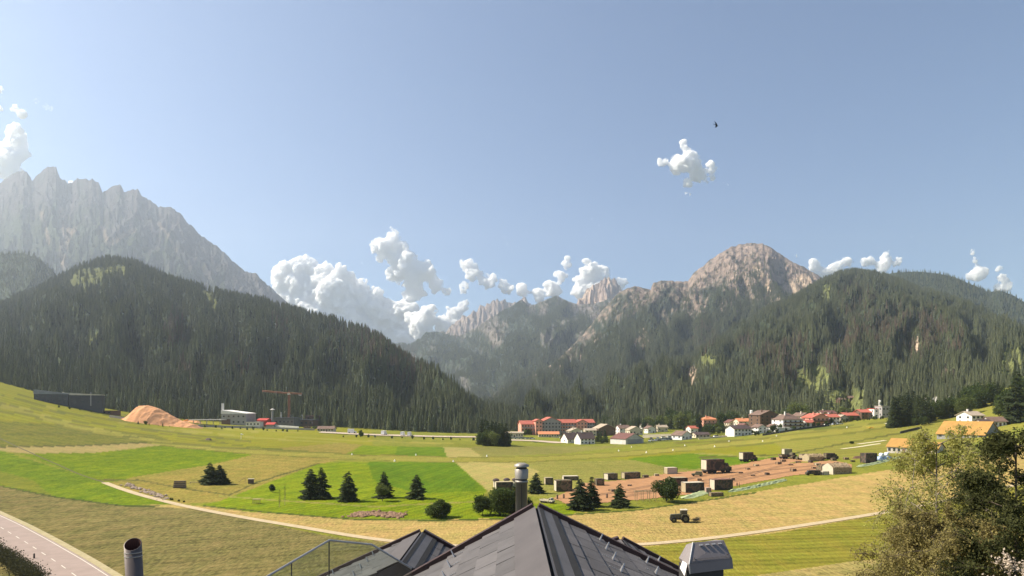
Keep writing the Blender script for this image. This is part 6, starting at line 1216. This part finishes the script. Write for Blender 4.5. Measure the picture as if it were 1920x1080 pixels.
# bird
Y = 60.; t = thing("bird", "small dark bird gliding in the blue sky above the star shaped cloud", "bird", ((1343 - CX) / F * Y, Y, CH + (HZ - 235) / F * Y), .5); t.rotation_euler = (1.15, .25, .35); t.scale = (.85,) * 3
BK = mat("black_feathers", (.012, .012, .014), None, 8, .8); me = bpy.data.meshes.new("body"); me.from_pydata([(-.26, 0, 0), (-.14, 0, .015), (0, 0, .01), (.13, 0, .02), (.19, 0, .03), (.24, 0, .025)], [(i, i + 1) for i in range(5)], []); o = obj("body", me, t); o.modifiers.new("s", 'SKIN'); o.modifiers.new("u", 'SUBSURF').render_levels = 2
for v, r in zip(me.skin_vertices[0].data, (.02, .045, .06, .05, .04, .012)): v.radius = (r, r * .8)
me.skin_vertices[0].data[2].use_root = True; me.materials.append(BK)
for sg in (-1, 1):
    pr = [(.10, 0, .03), (.06, .18, .07), (-.04, .36, .05), (-.26, .52, .0), (-.16, .32, .035), (-.12, .12, .04), (-.12, 0, .02)]; vs = [(x, sg * y, z) for x, y, z in pr] + [(x, sg * y, z - .012) for x, y, z in pr]; b = MB().add(vs, [(0, 1, 5, 6), (1, 2, 4, 5), (2, 3, 4), (7, 13, 12, 8), (8, 12, 11, 9), (9, 11, 10)] + [(i, 7 + i, 7 + (i + 1) % 7, (i + 1) % 7) for i in range(7)]); b.build("wing", BK, t)
MB().add([(-.22, -.02, 0), (-.22, .02, 0), (-.42, .09, 0), (-.36, 0, .004), (-.42, -.09, 0)], [(0, 1, 2, 3), (0, 3, 4)]).build("tail", BK, t)
# ------------------------------------------------------------------ clouds (beyond the haze)
def cloud_material(name, dens, lo, hi):
    m = bpy.data.materials.new(name); m.use_nodes = True; nt = m.node_tree; nt.nodes.remove(nt.nodes["Principled BSDF"]); L = nt.links.new; N = nt.nodes.new
    tc = N("ShaderNodeTexCoord"); n = N("ShaderNodeTexNoise"); n.inputs["Scale"].default_value = .011; n.inputs["Detail"].default_value = 7; n.inputs["Roughness"].default_value = .68; L(tc.outputs["Object"], n.inputs["Vector"])
    mr = N("ShaderNodeMapRange"); mr.inputs[1].default_value = lo; mr.inputs[2].default_value = hi; mr.inputs[4].default_value = dens; L(n.outputs[0], mr.inputs[0])
    pv = N("ShaderNodeVolumePrincipled"); pv.inputs["Color"].default_value = (1, 1, 1, 1); pv.inputs["Anisotropy"].default_value = .0
    L(mr.outputs[0], pv.inputs["Density"]); L(pv.outputs[0], nt.nodes["Material Output"].inputs["Volume"]); m.cycles.volume_step_rate = .12 if hasattr(m.cycles, 'volume_step_rate') else 1
    return m
CM = cloud_material("cloud_white", .11, .42, .58)
CTEX = bpy.data.textures.new("billow", 'CLOUDS'); CTEX.noise_scale = 150; CTEX.noise_depth = 5; CTEX.noise_basis = 'ORIGINAL_PERLIN'
CT = cloud_material("cloud_thin", .009, .46, .64)
def ico(sub):
    bm = bmesh.new(); bmesh.ops.create_icosphere(bm, subdivisions=sub, radius=1); V = np.array([v.co[:] for v in bm.verts]); Fc = np.array([[v.index for v in f.verts] for f in bm.faces]); bm.free(); return V, Fc
ICO = {k: ico(k) for k in (2, 3)}
def n3(V, s, seed): return fbm(V[:, 0] * s + V[:, 1] * s * .63, V[:, 2] * s - V[:, 1] * s * .47, 3, seed)
def cloud(label, lobes, Y=10500., seed=0, thin=.12):
    rg = np.random.default_rng(seed); k = Y / F; Vs, Fs, Th, n0 = [], [], [], 0
    def puff(c, r, th, sub):
        nonlocal n0
        V0, F0 = ICO[sub]; V = V0 * r * rg.uniform(.85, 1.15, 3) + c; d = n3(V, 1.6 / r, int(rg.integers(1000)))
        V = V + V0 * (r * .42 * d)[:, None]; Vs.append(V); Fs.append(F0 + n0); Th.append(np.full(len(V), th)); n0 += len(V)
    for lb in lobes:
        px, py, r = lb[:3]; w = lb[3] if len(lb) > 3 else thin
        c = np.array(((px - CX) * k, Y + rg.uniform(-.4, .4) * r * k, CH + (HZ - py) * k)); R = r * k
        if w < .6: puff(c, R * .70, w, 3)
        for _ in range(int(14 + r * .9)):
            d = rg.normal(size=3); d /= np.linalg.norm(d); d[1] = -abs(d[1]) * .7; q = R * rg.uniform(.16, .38); c2 = c + d * (R * rg.uniform(.55, .95) - q * .2)
            if w < .7: puff(c2, q, w + .12, 2)
            for _ in range(5):
                e = rg.normal(size=3); e /= np.linalg.norm(e); e[1] = -abs(e[1]); puff(c2 + e * q * .95, q * rg.uniform(.22, .5), min(1, w + rg.uniform(.3, .6)), 2)
    V = np.concatenate(Vs); o0 = V.mean(0); md_ = np.mean([(lb[3] if len(lb) > 3 else thin) for lb in lobes])
    me = npmesh("cloud", V - o0, np.concatenate(Fs), CT if md_ > .5 else CM, True)
    o = obj("cloud", me, None, tuple(o0)); md = o.modifiers.new("skin", 'REMESH'); md.mode = 'VOXEL'; md.voxel_size = 15; md2 = o.modifiers.new("billow", 'DISPLACE'); md2.texture = CTEX; md2.strength = 160; md2.mid_level = .55; md2.texture_coords = 'LOCAL'
    return tag(o, label, "cloud", "fair weather clouds")
cloud("broad heaped white cloud bank over the end of the left wooded hill", [(540, 515, 30), (570, 505, 26), (600, 522, 34), (555, 552, 42), (640, 522, 26), (630, 560, 42), (670, 545, 28), (690, 570, 36), (590, 595, 40), (650, 605, 40), (720, 600, 40), (755, 590, 34), (700, 640, 35), (760, 635, 28, .4), (800, 640, 26, .5)], 11000, 1)
cloud("tall white cloud tower leaning right above the gap", [(735, 447, 18), (718, 468, 22), (745, 478, 26), (765, 500, 28), (790, 515, 26), (815, 530, 20), (780, 543, 26, .3), (838, 545, 11, .4), (740, 515, 20)], 10600, 2)
cloud("rounded white cloud sitting over the wooded shoulder of the gap", [(805, 595, 24), (850, 588, 22), (790, 615, 24), (838, 613, 24), (868, 577, 12), (775, 600, 18, .4)], 10200, 3)
cloud("long low curving white cloud string above the middle peaks", [(873, 497, 15), (890, 513, 18), (915, 530, 17), (950, 538, 15, .3), (980, 545, 16, .3), (1010, 553, 15), (1035, 545, 18), (1050, 520, 14), (1060, 497, 10, .35), (1066, 484, 7, .45), (870, 540, 12, .6), (878, 565, 10, .65)], 10400, 4)
cloud("compact white cloud puff behind the pink block summit", [(1108, 508, 22), (1092, 530, 20), (1130, 520, 18), (1112, 545, 28), (1165, 532, 13), (1085, 550, 16)], 10000, 5)
cloud("lone star shaped white cloud high in the blue sky", [(1284, 284, 13), (1280, 268, 8, .4), (1293, 308, 24), (1268, 312, 19), (1245, 306, 10, .35), (1310, 326, 18, .3), (1290, 345, 12, .45), (1290, 365, 8, .6), (1333, 315, 13, .62), (1328, 335, 12, .68), (1358, 346, 9, .72), (1236, 300, 6, .7)], 9800, 6)
cloud("small twin white cloud beside the rock dome", [(1528, 498, 13), (1543, 508, 13), (1576, 494, 13), (1562, 506, 14), (1590, 492, 10, .4), (1490, 480, 6, .7)], 9900, 7)
cloud("pinkish heaped cloud over the top of the right hill", [(1660, 484, 15), (1632, 490, 11, .4), (1680, 494, 12), (1650, 500, 16), (1618, 492, 8, .6)], 9700, 8)
cloud("small pink tiered cloud above the far ridge", [(1823, 472, 8, .4), (1826, 490, 8, .35), (1830, 512, 17), (1820, 518, 12), (1845, 516, 10, .4)], 9600, 9)
cloud("narrow upright pink cloud low over the ridge end", [(1874, 503, 9), (1876, 522, 12), (1884, 540, 12), (1868, 540, 10, .4)], 9500, 10)
cloud("bright white cloud pillar rising behind the rock massif", [(33, 245, 15), (30, 268, 22), (18, 300, 26), (42, 292, 16), (5, 290, 14), (25, 330, 26), (-20, 310, 25)], 10300, 11)
cloud("small white cloud floating above the white pillar", [(30, 205, 9, .3), (38, 213, 11), (48, 215, 7, .5)], 10000, 12)
cloud("thin white cloud wisp above the rock massif", [(68, 187, 7, .4), (84, 198, 9, .5), (98, 205, 6, .72), (112, 212, 4, .8)], 9900, 13)
cloud("white cloud scrap cut by the picture edge beside the pillar", [(-4, 168, 10, .2), (-6, 200, 10, .3), (-12, 255, 10, .4)], 9800, 14)
cloud("low white cloud sliver behind the rock teeth", [(118, 340, 6), (135, 345, 6)], 10100, 15)
cloud("tiny thin cloud scrap over the middle peaks", [(945, 447, 8, .66), (948, 460, 6, .75)], 9900, 16)
cloud("tiny faint cloud scrap beside the leaning tower", [(855, 472, 5, .78), (681, 494, 5, .78)], 9900, 17)
cloud("faint cloud wisps scattered under the star shaped cloud", [(1110, 412, 4, .82), (1122, 422, 5, .84), (1147, 404, 3, .84), (1160, 427, 3, .84)], 9900, 18)
cloud("tiny thin cloud scrap above the right hill", [(1704, 442, 7, .75)], 9900, 19)
# ------------------------------------------------------------------ haze
hz = MB().box(-7600, 7600, -30, 7800, -25, 2040)
hm = bpy.data.materials.new("haze_air"); hm.use_nodes = True; hn = hm.node_tree; hn.nodes.remove(hn.nodes["Principled BSDF"])
pv = hn.nodes.new("ShaderNodeVolumePrincipled"); pv.inputs["Color"].default_value = (.79, .88, 1.0, 1); pv.inputs["Density"].default_value = 8.2e-5; pv.inputs["Anisotropy"].default_value = .55
hn.links.new(pv.outputs[0], hn.nodes["Material Output"].inputs["Volume"])
tag(hz.build("haze", hm), "pale summer haze filling the valley air", None, None, "stuff")
